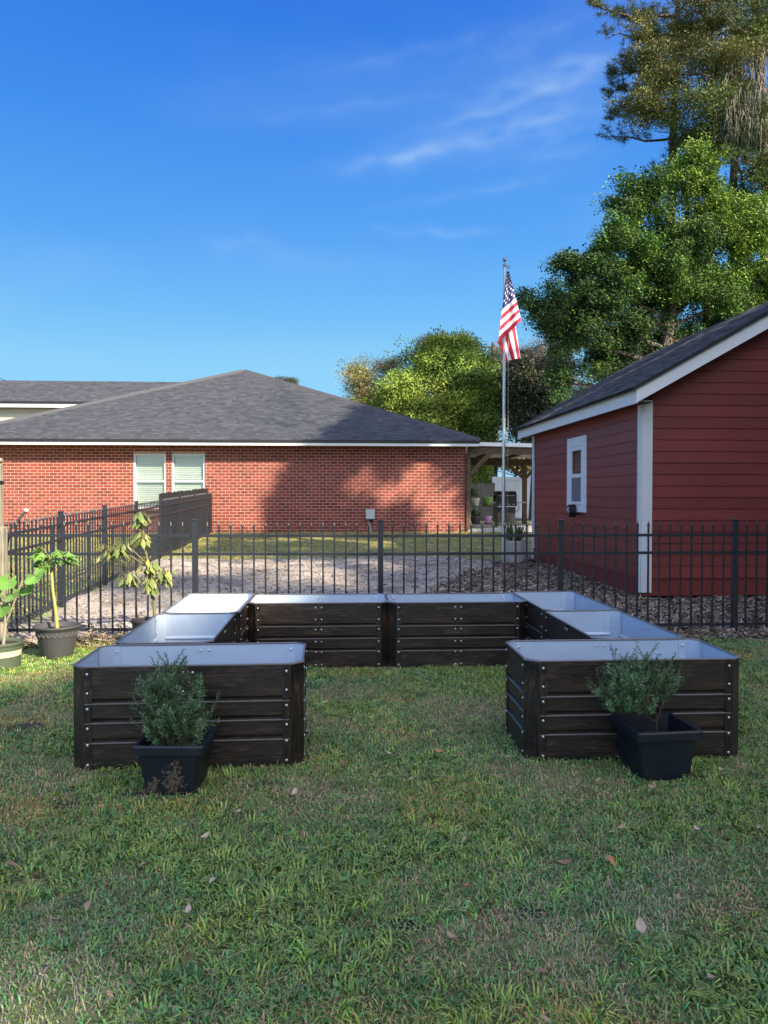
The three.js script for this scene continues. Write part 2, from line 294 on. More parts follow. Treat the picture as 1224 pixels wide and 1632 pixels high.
/* ------------------------------------------------------------------ brick house */
const HD = 21.2, HX1 = 3.65, HX0 = -12.6, WALL0 = 0.28, WALL1 = 2.73;
{
  const house = thing('brick_house', 'long red brick house with grey hip roof behind the bare dirt yard', 'house', [0, 0, 0]);
  // window openings [x0, x1, y0, y1]
  const wins = [[-5.41, -4.55, 1.02, 2.51], [-4.39, -3.51, 1.02, 2.51]];
  // mortar wall, front face recessed behind the bricks, open where the windows are
  const zb = -HD - 0.007, T = 0.25, wall = [];
  const seg = (x0, x1, y0, y1) => wall.push(box(x1 - x0, y1 - y0, T, (x0 + x1) / 2, (y0 + y1) / 2, zb - T / 2));
  seg(HX0, wins[0][0], WALL0, WALL1); seg(wins[0][1], wins[1][0], WALL0, WALL1); seg(wins[1][1], HX1 - 0.007, WALL0, WALL1);
  for (const w of wins) { seg(w[0], w[1], WALL0, w[2]); seg(w[0], w[1], w[3], WALL1); }
  wall.push(box(0.2, WALL1 - WALL0, 13, HX1 - 0.12, (WALL0 + WALL1) / 2, -HD - 0.3 - 6.5), box(0.2, WALL1 - WALL0, 13, HX0 + 0.1, (WALL0 + WALL1) / 2, -HD - 0.3 - 6.5));
  part(house, 'wall', wall, M.mortar);
  // bricks, course by course
  seed(11); const BL = 0.2032, BH = 0.0813, J = 0.0135, list = [], tones = [];
  for (let i = 0; i < 7; i++) { const k = [0.74, 0.86, 0.93, 1.0, 1.04, 1.1, 1.18][i], t = R(-0.015, 0.015); tones.push([(0.215 + t) * k, 0.046 * k, 0.031 * k]); }
  const bgeo = (w, t) => () => { const g = bevelBox(w, BH - J, 0.06, 0.004); return tint(g, ...tones[t]); };
  const courses = Math.round((WALL1 - WALL0) / BH);
  for (let r = 0; r < courses; r++) {
    const y = WALL1 - (r + 0.5) * BH; let x = HX1 - (r % 2 ? BL / 2 : 0) - BL; const row = [];
    if (r % 2) row.push([HX1 - BL / 2, HX1]);
    for (; x > HX0 - BL; x -= BL) row.push([x, x + BL]);
    for (let [a, b] of row) {
      let segs = [[a, b]];
      for (const w of wins) if (y > w[2] - 0.03 && y < w[3] + 0.02) segs = segs.flatMap(([p, q]) => q <= w[0] || p >= w[1] ? [[p, q]] : [[p, Math.min(q, w[0])], [Math.max(p, w[1]), q]].filter(([m, n]) => n - m > 0.045));
      for (const [p, q] of segs) {
        const w = Math.round((q - p - J) * 200) / 200, t = Math.floor(rnd() * 7);
        list.push({ key: w + '_' + t, geo: bgeo(w, t), m: new THREE.Matrix4().makeTranslation((p + q) / 2, y, -HD - 0.03 + R(-0.0015, 0.0015)), s: Math.hypot((p + q) / 2 - 0.6, (y - 1.6) * 2.2) });
      }
    }
  }
  pieces(house, list, 'brick', M.brick);
  // windows with blinds
  for (const w of wins) {
    const [x0, x1, y0, y1] = w, wd = x1 - x0, cx = (x0 + x1) / 2, zf = -HD - 0.075, win = new THREE.Group(); win.name = 'window'; house.add(win);
    part(win, 'frame', [box(0.045, y1 - y0, 0.07, x0 + 0.0225, (y0 + y1) / 2, zf), box(0.045, y1 - y0, 0.07, x1 - 0.0225, (y0 + y1) / 2, zf), box(wd - 0.09, 0.045, 0.07, cx, y1 - 0.0225, zf), box(wd - 0.09, 0.05, 0.08, cx, y0 + 0.025, zf + 0.005)], M.white);
    part(win, 'meeting_rail', box(wd - 0.092, 0.042, 0.05, cx, y0 + 0.5 * (y1 - y0), zf + 0.012), M.white);
    part(win, 'sill', box(wd + 0.02, 0.05, 0.12, cx, y0 - 0.027, -HD + 0.012), mtl([0.3, 0.1, 0.08], 0.9));
    part(win, 'upper_pane', box(wd - 0.094, 0.5 * (y1 - y0) - 0.07, 0.004, cx, y0 + 0.75 * (y1 - y0) - 0.012, zf + 0.004), M.glass);
    part(win, 'lower_pane', box(wd - 0.094, 0.5 * (y1 - y0) - 0.075, 0.004, cx, y0 + 0.25 * (y1 - y0) + 0.015, zf - 0.016), M.glass);
    const sm = mtl([0.76, 0.78, 0.72], 0.6), sg = box(wd - 0.1, 0.043, 0.003); sg.rotateX(0.5);
    for (let i = 0, y = y1 - 0.07; y > y0 + 0.06; y -= 0.05, i++) { const s = part(win, 'slat', sg, sm); s.position.set(cx, y, zf - 0.06); s.rotation.x = R(-0.05, 0.05); }
    part(win, 'back_room', [box(wd + 0.2, y1 - y0 + 0.2, 0.05, cx, (y0 + y1) / 2, zf - 0.8)], mtl([0.3, 0.28, 0.25], 0.9));
  }
  // eaves
  const eD = 20.72, eX1 = 3.93, eX0 = -13.0, eY = 2.86, sl = 0.41, d = 7.15;
  part(house, 'soffit', [box(eX1 - eX0 - 0.06, 0.02, 0.5, (eX0 + eX1) / 2, 2.742, -eD - 0.26), box(0.27, 0.02, 13, eX1 - 0.145, 2.742, -eD - 7.05)], M.white);
  part(house, 'fascia', [box(eX1 - eX0, 0.075, 0.025, (eX0 + eX1) / 2, 2.757, -eD - 0.005), box(0.025, 0.075, 14, eX1 - 0.0125, 2.757, -eD - 7.05)], M.white);
  part(house, 'drip_edge', [box(eX1 - eX0 + 0.02, 0.058, 0.06, (eX0 + eX1) / 2, 2.828, -eD + 0.006), box(0.06, 0.058, 14, eX1 + 0.006, 2.828, -eD - 7.1)], M.black);
  // hip roof: four planes under the shingles
  const px = eX1 - d, pz = -(eD + d), pk = [px, eY + sl * d, pz], lx = eX1 - 2 * d, bz = -(eD + 2 * d + 8), rb = [px, eY + sl * d, bz + d];
  const roof = part(house, 'roof', polyGeo([
    [lx, eY, -eD], [eX1, eY, -eD], pk,
    ...quadT([eX1, eY, -eD], [eX1, eY, bz], rb, pk), ...quadT([lx, eY, bz], [lx, eY, -eD], pk, rb), [eX1, eY, bz], [lx, eY, bz], rb]), M.roofPlain);
  // shingles on the front slope
  seed(12); const sh = [], st = []; for (let i = 0; i < 8; i++) { const k = R(0.5, 1.5); st.push([0.047 * k, 0.052 * k, 0.063 * k]); }
  const L = Math.hypot(1, sl), ex = 0.14, tilt = Math.atan(sl);
  const sgeo = (w, t, th) => () => tint(bevelBox(w - 0.006, th, ex + 0.06, 0.002), ...st[t]);
  const rows = Math.floor(d * L / ex);
  const layRow = (x0, x1, y, z, s0) => { let x = x0 + R(-0.3, 0); while (x < x1) { const w = pick([0.1, 0.14, 0.18, 0.24, 0.16]), a = Math.max(x, x0), b = Math.min(x + w, x1); if (b - a > 0.05) { const t = Math.floor(rnd() * 8), th = pick([0.010, 0.016]), ww = Math.round((b - a) * 50) / 50; sh.push({ key: ww + '_' + t + '_' + th, geo: sgeo(ww, t, th), m: new THREE.Matrix4().makeRotationX(tilt - 0.035).setPosition((a + b) / 2, y + 0.012, z), s: s0 + Math.abs((a + b) / 2 - 0.5) * 0.25 }); } x += w; } };
  for (let r = 0; r < rows; r++) { const q = (r + 0.5) * ex / L; layRow(lx + q, eX1 - q, eY + sl * q, -eD - q, r); }
  pieces(roof, sh, 'shingle', M.shingle);
  part(house, 'hip_cap', [bar(V(eX1, eY + 0.02, -eD), V(px, eY + sl * d + 0.03, pz), 0.16, 0.03), bar(V(lx, eY + 0.02, -eD), V(px, eY + sl * d + 0.03, pz), 0.16, 0.03)], mtl([0.06, 0.062, 0.072], 0.92));
  // taller wing behind, left
  const wY = 4.46, wD = 26, wd2 = 2.55, wx0 = -14.6, wx1 = -4.5, wing = new THREE.Group(); wing.name = 'rear_wing'; house.add(wing);
  const wr = part(wing, 'wing_roof', polyGeo([...quadT([wx0, wY, -wD], [wx1, wY, -wD], [wx1, wY + sl * wd2, -wD - wd2], [wx0 + wd2, wY + sl * wd2, -wD - wd2]), [wx0, wY, -wD - 2 * wd2], [wx0, wY, -wD], [wx0 + wd2, wY + sl * wd2, -wD - wd2], ...quadT([wx1, wY, -wD - 2 * wd2], [wx0, wY, -wD - 2 * wd2], [wx0 + wd2, wY + sl * wd2, -wD - wd2], [wx1, wY + sl * wd2, -wD - wd2])]), M.roofPlain);
  const rest = []; seed(13); sh.length = 0;
  for (let r = 0; r < Math.floor(wd2 * L / ex); r++) { const q = (r + 0.5) * ex / L; layRow(wx0 + q, Math.min(wx1, -6.2 + q * 0.4), wY + sl * q, -wD - q, r); }
  for (const it of sh) rest.push(it.geo().applyMatrix4(it.m)); part(wing, 'shingle_field', rest, M.shingle, { kind: 'stuff' });
  part(wing, 'wing_drip_edge', box(wx1 - wx0, 0.07, 0.05, (wx0 + wx1) / 2, wY - 0.035, -wD + 0.005), M.black);
  part(wing, 'wing_fascia', box(wx1 - wx0, 0.12, 0.025, (wx0 + wx1) / 2, wY - 0.13, -wD - 0.005), M.white);
  const cream = mtl([0.58, 0.56, 0.44], 0.7), bd = [];
  for (let i = 0; i < 8; i++) bd.push(box(5, 0.148, 0.02, -8.65, wY - 0.27 - i * 0.155, -wD - 0.35));
  part(wing, 'cream_siding', [...bd, box(5, 1.4, 0.05, -8.65, wY - 0.8, -wD - 0.38)], cream);
  part(wing, 'wing_wall', [box(3.2, 3.5, 0.2, -12.75, wY - 1.95, -wD - 0.4)], mtl([0.2, 0.05, 0.042], 0.9));
  // electrical box on the wall
  const eb = new THREE.Group(); eb.name = 'junction_box'; house.add(eb);
  part(eb, 'cover', bevelBox(0.25, 0.27, 0.12, 0.012, 0.985, 0.865, -HD + 0.065), mtl([0.46, 0.50, 0.50], 0.6));
  part(eb, 'conduit', tube([V(0.93, 0.73, -HD + 0.05), V(0.94, 0.66, -HD + 0.045), V(0.985, 0.52, -HD + 0.05), V(1.0, 0.36, -HD + 0.06)], [0.02, 0.02, 0.018, 0.018], 8), mtl([0.5, 0.48, 0.45], 0.6));
  part(eb, 'outlet', bevelBox(0.14, 0.05, 0.09, 0.008, 1.0, 0.70, -HD + 0.05), M.dark);
}

/* ------------------------------------------------------------------ patio cover beside the house */
{
  const pc = thing('patio_cover', 'wooden patio cover with white edged roof on the right end of the brick house', 'patio cover', [0, 0, 0]);
  const rT = (x) => 2.86 - 0.02 * (x - 3.9), f = -21.1, b = -24.7;
  part(pc, 'roof_sheet', polyGeo([...quadT([3.96, 2.84, f], [8.6, 2.75, f], [8.6, 2.62, b - 0.6], [3.96, 2.70, b - 0.6]), ...quadT([3.96, 2.80, f], [3.96, 2.66, b - 0.6], [8.6, 2.58, b - 0.6], [8.6, 2.71, f])]), mtl([0.55, 0.57, 0.58], 0.45));
  part(pc, 'roof_edge', polyGeo([...quadT([3.94, 2.755, f + 0.02], [8.62, 2.665, f + 0.02], [8.62, 2.765, f + 0.02], [3.94, 2.855, f + 0.02]), ...quadT([3.94, 2.855, f + 0.02], [8.62, 2.765, f + 0.02], [8.62, 2.765, f - 0.03], [3.94, 2.855, f - 0.03]), ...quadT([3.94, 2.755, f - 0.03], [8.62, 2.665, f - 0.03], [8.62, 2.665, f + 0.02], [3.94, 2.755, f + 0.02])]), M.white);
  part(pc, 'front_beam', bar(V(3.7, 2.65, f - 0.1), V(8.5, 2.55, f - 0.1), 0.2, 0.1), M.beam);
  part(pc, 'rear_beam', bar(V(3.7, 2.48, b), V(8.5, 2.42, b), 0.22, 0.1), mtl([0.25, 0.2, 0.17], 0.85, { map: M.oldWood.map }));
  for (const x of [4.6, 5.5, 6.4, 7.3]) part(pc, 'rafter', bar(V(x, 2.68 - 0.02 * (x - 3.9), f - 0.2), V(x, 2.6 - 0.02 * (x - 3.9), b + 0.1), 0.05, 0.1), M.beam);
  part(pc, 'post', box(0.12, 2.25, 0.12, 3.72, 1.42, f - 0.11), M.beam);
  part(pc, 'post', box(0.135, 2.2, 0.135, 6.18, 1.36, b), M.beam);
  part(pc, 'brace', bar(V(3.78, 1.98, f - 0.11), V(4.32, 2.55, f - 0.11), 0.12, 0.1), M.beam);
  part(pc, 'brace', bar(V(6.14, 1.95, b), V(5.6, 2.42, b), 0.1, 0.09), M.beam);
  part(pc, 'brace', bar(V(6.22, 1.95, b), V(6.7, 2.42, b), 0.1, 0.09), M.beam);
  part(pc, 'patio_slab', box(4.6, 0.12, 4.2, 6.0, 0.385, -23.2), mtl([0.42, 0.40, 0.37], 0.9));
}

/* ------------------------------------------------------------------ red shed */
const SHX = 4.08, SHZ0 = -10.0, SHZ1 = -15.6, SHB = 0.30, SHT = 2.66, RX = 6.62, EX = 3.87, EYT = 2.80, RY = EYT + 0.56 * (RX - EX);
{
  const shed = thing('red_shed', 'red lap sided shed with white trim and dark shingle roof behind the fence', 'shed', [0, 0, 0]);
  const xr = 2 * RX - SHX, slope = 0.56, top = (x) => EYT - 0.13 + slope * (Math.min(x, 2 * RX - x) - EX) - 0.05;
  // sheathing behind the planks
  const win = { z0: -13.06, z1: -12.46, y0: 1.2, y1: 2.26 };
  const sx = SHX + 0.03, inner = [];
  inner.push(box(0.08, SHT - 0.1, -win.z0 + SHZ1 * -1 - 2 * -win.z0, 0, 0, 0)); inner.length = 0;
  const wl = (z0, z1, y0, y1) => inner.push(box(0.08, y1 - y0, z0 - z1, sx + 0.04, (y0 + y1) / 2, (z0 + z1) / 2));
  wl(SHZ0 - 0.03, win.z1, 0.1, SHT); wl(win.z0, SHZ1 + 0.03, 0.1, SHT); wl(win.z1, win.z0, 0.1, win.y0); wl(win.z1, win.z0, win.y1, SHT);
  const gz = SHZ0 - 0.03;
  inner.push(polyGeo([...quadT([sx, 0.1, gz], [xr, 0.1, gz], [xr, top(xr), gz], [sx, top(sx), gz]), [sx, top(sx), gz], [xr, top(xr), gz], [RX, top(RX), gz]]));
  inner.push(polyGeo([...quadT([xr, 0.1, SHZ1], [sx, 0.1, SHZ1], [sx, top(sx), SHZ1], [xr, top(xr), SHZ1]), [xr, top(xr), SHZ1], [sx, top(sx), SHZ1], [RX, top(RX), SHZ1]]));
  inner.push(polyGeo(quadT([xr, 0.1, gz], [xr, 0.1, SHZ1], [xr, SHT, SHZ1], [xr, SHT, gz])), polyGeo(quadT([sx, 0.16, gz], [sx, 0.16, SHZ1], [xr, 0.16, SHZ1], [xr, 0.16, gz])));
  part(shed, 'sheathing', inner, mtl([0.10, 0.03, 0.028], 0.9));
  // lap planks: proud at the bottom edge. Long wall runs along z, gable along x
  const EXPO = 0.1535;
  const plankGeo = (len0, len1, y, h, cutA, cutB) => {   // section (y, out); ends may slope under the rake: a at the foot, b at the top
    const o0 = 0.019, o1 = 0.007, a0 = len0, a1 = len0 + cutA, b0 = len1, b1 = len1 - cutB;
    return [[a0, y, o0], [b0, y, o0], [b1, y + h, o1], [a1, y + h, o1], [a0, y, 0], [b0, y, 0], [b1, y + h, 0], [a1, y + h, 0]];
  };
  const hexa = (p, map) => { const v = p.map(map); return polyGeo([...quadT(v[0], v[1], v[2], v[3]), ...quadT(v[4], v[0], v[3], v[7]), ...quadT(v[1], v[5], v[6], v[2]), ...quadT(v[4], v[5], v[1], v[0]), ...quadT(v[3], v[2], v[6], v[7])]); };
  const trimW = 0.145;
  let pn = 0; const pname = () => (pn ? 'plank_' + String(pn).padStart(3, '0') : 'plank') + (pn++, '');
  const redB = M.redPlank.clone(), redC = M.redPlank.clone(); redB.color.setRGB(0.9, 0.9, 0.92); redC.color.setRGB(1.07, 1.1, 1.1); const tone = () => [M.redPlank, redB, redC][Math.floor(rnd() * 3)]; seed(20);
  const addWall = (a, b, y) => part(shed, pname(), hexa(plankGeo(a, b, y, EXPO, 0, 0), ([l, yy, o]) => [SHX + 0.028 - o - 0.003, yy, -l]), tone());
  for (let y = SHB; y < SHT - 0.04; y += EXPO) {
    const a = -SHZ0 + 0.085, b = -SHZ1 - 0.10;
    if (y + EXPO > win.y0 - 0.02 && y < win.y1 + 0.02) { addWall(a, -win.z1 - 0.002, y); addWall(-win.z0 + 0.002, b, y); } else addWall(a, b, y);
  }
  for (let y = SHB; y < RY - 0.35; y += EXPO) {
    const lim = (yy) => Math.max(SHX + trimW, EX + (yy - EYT + 0.18) / slope), a = lim(y), b = 2 * RX - a, c = lim(y + EXPO) - a;
    if (b - a < 0.3) break;
    part(shed, pname(), hexa(plankGeo(a, b, y, EXPO, c, c), ([l, yy, o]) => [l, yy, SHZ0 - 0.028 + o + 0.003]), tone());
  }
  part(shed, 'skirt_board', [box(0.04, 0.24, 5.5, SHX + 0.012, 0.175, -12.8), box(xr - SHX - 0.03, 0.24, 0.04, (SHX + xr) / 2 + 0.01, 0.175, SHZ0 - 0.02), box(0.05, 0.02, 5.5, SHX - 0.002, 0.297, -12.8), box(xr - SHX, 0.02, 0.05, (SHX + xr) / 2, 0.297, SHZ0 - 0.004)], M.redPlank);
  const wt = mtl([0.66, 0.68, 0.68], 0.55, { bumpMap: M.redPlank.bumpMap, bumpScale: 0.001 });
  part(shed, 'corner_trim', [bevelBox(trimW, 2.56, 0.03, 0.003, SHX + trimW / 2 - 0.006, 1.38, SHZ0 + 0.008)], wt);
  part(shed, 'corner_trim', [bevelBox(0.03, 2.56, 0.09, 0.003, SHX - 0.008, 1.38, SHZ0 - 0.053)], wt);
  part(shed, 'corner_trim', [bevelBox(0.03, 2.56, 0.11, 0.003, SHX - 0.008, 1.38, SHZ1 + 0.055)], wt);
  // eaves, rake boards, roof
  const rz0 = -9.68, rz1 = -16.05;
  part(shed, 'fascia', [box(0.025, 0.185, rz0 - rz1 - 0.004, EX + 0.012, EYT - 0.125, (rz0 + rz1) / 2)], M.white);
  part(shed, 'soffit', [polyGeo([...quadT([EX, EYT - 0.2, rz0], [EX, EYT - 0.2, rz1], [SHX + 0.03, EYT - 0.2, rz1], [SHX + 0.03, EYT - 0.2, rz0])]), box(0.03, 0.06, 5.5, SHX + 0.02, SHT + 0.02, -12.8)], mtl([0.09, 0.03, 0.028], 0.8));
  for (const s of [1, -1]) for (const z of [rz0, rz1]) {
    const X = (x) => RX + s * (x - RX), A = [X(EX), EYT - 0.215], B = [RX, RY - 0.215], C = [RX, RY - 0.03], Dd = [X(EX), EYT - 0.03];
    const ring = (zz) => [A, B, C, Dd].map(([x, y]) => [x, y, zz]); const f = ring(z + 0.014), g = ring(z - 0.014);
    part(shed, 'rake_board', polyGeo([...quadT(...f), ...quadT(...g.slice().reverse()), ...quadT(g[0], g[1], f[1], f[0]), ...quadT(f[3], f[2], g[2], g[3]), ...quadT(g[0], f[0], f[3], g[3])]), M.white);
  }
  const slab = (s) => { const X = (x) => RX + s * (x - RX), ex = EX - 0.05, ey = EYT - 0.028; const a = [X(ex), ey, rz0 + 0.05], b = [X(ex), ey, rz1 - 0.05], c = [RX, RY, rz1 - 0.05], d = [RX, RY, rz0 + 0.05], dn = ([x, y, z]) => [x, y - 0.035, z]; const q = [a, b, c, d], k = q.map(dn); return polyGeo([...quadT(d, c, b, a), ...quadT(...k), ...quadT(a, b, k[1], k[0]), ...quadT(d, a, k[0], k[3]), ...quadT(b, c, k[2], k[1])]); };
  const roof = part(shed, 'roof', [slab(1), slab(-1)], mtl([0.03, 0.031, 0.036], 0.9));
  // shingles, left slope
  seed(21); const sh = [], st = []; for (let i = 0; i < 8; i++) { const k = R(0.55, 1.5); st.push([0.046 * k, 0.047 * k, 0.054 * k]); }
  const ang = Math.atan(slope), ex = 0.137, len = (RX - EX + 0.05) * Math.hypot(1, slope), rows = Math.floor(len / ex);
  const sgeo = (w, t, th) => () => tint(bevelBox(ex + 0.06, th, w - 0.006, 0.002), ...st[t]);
  for (let r = 0; r <= rows; r++) {
    const q = (r + 0.5) * ex, x = EX - 0.05 + q * Math.cos(ang), y = EYT - 0.028 + q * Math.sin(ang); let z = rz0 + 0.06; z += 0;
    while (z > rz1 - 0.04) { const w = pick([0.14, 0.2, 0.28, 0.34]), b = Math.max(z - w, rz1 - 0.06), ww = Math.round((z - b) * 50) / 50, t = Math.floor(rnd() * 8), th = pick([0.009, 0.017]); if (ww > 0.03) sh.push({ key: ww + '_' + t + '_' + th, geo: sgeo(ww, t, th), m: new THREE.Matrix4().makeRotationZ(ang - 0.035).setPosition(x, y + 0.012, (z + b) / 2), s: -z + r * 0.2 }); z -= w; }
  }
  pieces(roof, sh, 'shingle', M.shingle);
  // window in the long wall
  const w = new THREE.Group(); w.name = 'window'; shed.add(w);
  const XF = SHX - 0.004, zc = (win.z0 + win.z1) / 2, W = win.z1 - win.z0, cx0 = XF + 0.006;
  part(w, 'casing', [bevelBox(0.024, 1.26, 0.19, 0.002, cx0, 1.745, win.z1 + 0.105), bevelBox(0.024, 1.26, 0.19, 0.002, cx0, 1.745, win.z0 - 0.105), box(0.022, 0.15, W + 0.018, cx0, 2.30, zc), box(0.022, 0.12, W + 0.018, cx0, 1.175, zc)], M.white);
  part(w, 'frame', [box(0.03, 0.98, 0.045, cx0 + 0.006, 1.73, win.z1 - 0.02), box(0.03, 0.98, 0.045, cx0 + 0.006, 1.73, win.z0 + 0.02), box(0.03, 0.07, W - 0.086, cx0 + 0.006, 2.185, zc), box(0.03, 0.05, W - 0.086, cx0 + 0.006, 1.265, zc)], M.white);
  part(w, 'meeting_rail', box(0.028, 0.06, W - 0.086, cx0 + 0.006, 1.725, zc), M.white);
  part(w, 'upper_pane', box(0.004, 0.392, W - 0.088, cx0 + 0.0, 1.952, zc), M.glass);
  part(w, 'lower_pane', box(0.004, 0.40, W - 0.088, cx0 + 0.012, 1.492, zc), M.glass);
  part(w, 'insect_screen', box(0.002, 0.402, W - 0.088, cx0 - 0.002, 1.492, zc), mtl([0.15, 0.16, 0.19], 0.6));
  part(w, 'backing_sheet', [box(0.01, 1.0, W - 0.02, cx0 + 0.06, 1.73, zc)], mtl([0.10, 0.105, 0.10], 0.9));  // plain dark sheet set behind both panes as backing
  // round black and white dial under the window
  const dial = new THREE.Group(); dial.name = 'dial'; shed.add(dial);
  const dg = new THREE.CylinderGeometry(0.08, 0.085, 0.11, 24); dg.rotateZ(Math.PI / 2); dg.scale(1, 1.3, 1); dg.translate(SHX - 0.075, 1.135, -12.78);
  part(dial, 'rim', dg, M.black);
  const dm = [[0.03, 0.02], [0.0, -0.03], [-0.03, 0.025]].map(([y, z]) => box(0.006, 0.032, 0.045, SHX - 0.133, 1.15 + y, -12.78 + z)); part(dial, 'face', dm, mtl([0.6, 0.6, 0.58], 0.5));
}

/* ------------------------------------------------------------------ metal fences */
function picketGeo(h) { const g = [box(0.016, h - 0.03, 0.016, 0, (h - 0.03) / 2, 0), box(0.024, 0.012, 0.024, 0, h - 0.034, 0)]; const c = new THREE.ConeGeometry(0.015, 0.045, 4); c.rotateY(Math.PI / 4); c.translate(0, h - 0.006, 0); g.push(uvm(c)); return merge(g); }
function fenceRun(name, label, A, B, first, pitch, np, yOf, opt = {}) {   // straight run from A to B (x, z)
  const f = thing(name, label, 'fence', [0, 0, 0]);
  const dx = B[0] - A[0], dz = B[1] - A[1], L = Math.hypot(dx, dz), ux = dx / L, uz = dz / L, turn = Math.atan2(-uz, ux);
  const H = 1.115, postG = merge([box(0.052, H + 0.05, 0.052, 0, (H + 0.05) / 2 - 0.02, 0), bevelBox(0.062, 0.022, 0.062, 0.008, 0, H + 0.034, 0)]);
  const pg = picketGeo(H - 0.03); seed(31);
  const at = (s) => [A[0] + ux * s, A[1] + uz * s];
  for (let k = 0; ; k++) {
    const s = first + k * pitch; if (s > L + 0.01) break; const [x, z] = at(s + (k ? 0 : opt.shift ?? 0));
    const p = part(f, 'post', postG, M.fence); p.position.set(x, yOf(x, z) - 0.01, z); p.rotation.y = turn;
    const s1 = Math.min(s + pitch, L); if (s1 - s < 0.2) continue; const [x1, z1] = at(s1), y0 = yOf(x, z), y1 = yOf(x1, z1);
    for (const hy of [0.985, 0.805, 0.065]) part(f, 'rail', bar(V(x + ux * 0.03, y0 + hy, z + uz * 0.03), V(x1 - ux * 0.03, y1 + hy, z1 - uz * 0.03), Math.abs(ux) > 0.5 ? 0.028 : 0.028, 0.028), M.fence);
    for (let i = 1; i <= np; i++) { const t = s + 0.0 + pitch * (0.12 / 1.83) + (i - 1) * (pitch - 2 * pitch * (0.12 / 1.83)) / (np - 1); if (t > L - 0.05) break; const [px, pz] = at(t); const q = part(f, 'picket', pg, M.fence); q.position.set(px, mix(y0, y1, (t - s) / (s1 - s)) + 0.03, pz); q.rotation.y = turn + R(-0.02, 0.02); }
  }
  return f;
}
fenceRun('metal_fence', 'black metal picket fence running straight across behind the planters', [-3.2, -7.65], [7.9, -7.65], 0.01, 1.825, 15, (x) => 0.01 + 0.02 * smooth(0, -3, x), { shift: -0.12 });
fenceRun('metal_fence', 'black metal picket fence running back along the left side to the house', [-3.3, -7.75], [-3.3, -21.15], 0.0, 1.78, 15, (x, z) => 0.02 + 0.026 * (-z - 8));
{   // dark board fence just behind the far end of the side fence
  const f = thing('board_fence', 'dark stained board fence behind the far end of the side fence by the windows', 'fence', [0, 0, 0]); seed(33);
  const g = [0.135, 0.142, 0.138].map((w) => bevelBox(0.02, 1.22, w, 0.003, 0, 0.61, 0));
  for (let z = -15.4, i = 0; z > -21.1; z -= 0.146, i++) { const b = part(f, 'board', pick(g), M.darkWood); b.position.set(-3.42 + R(-0.004, 0.004), 0.04 + 0.026 * (-z - 8) - 0.02 + R(-0.012, 0.012), z); }
  for (const h of [0.25, 0.95]) part(f, 'rail', bar(V(-3.46, 0.23 + h, -15.4), V(-3.46, 0.37 + h, -21.1), 0.08, 0.04), M.darkWood);
}

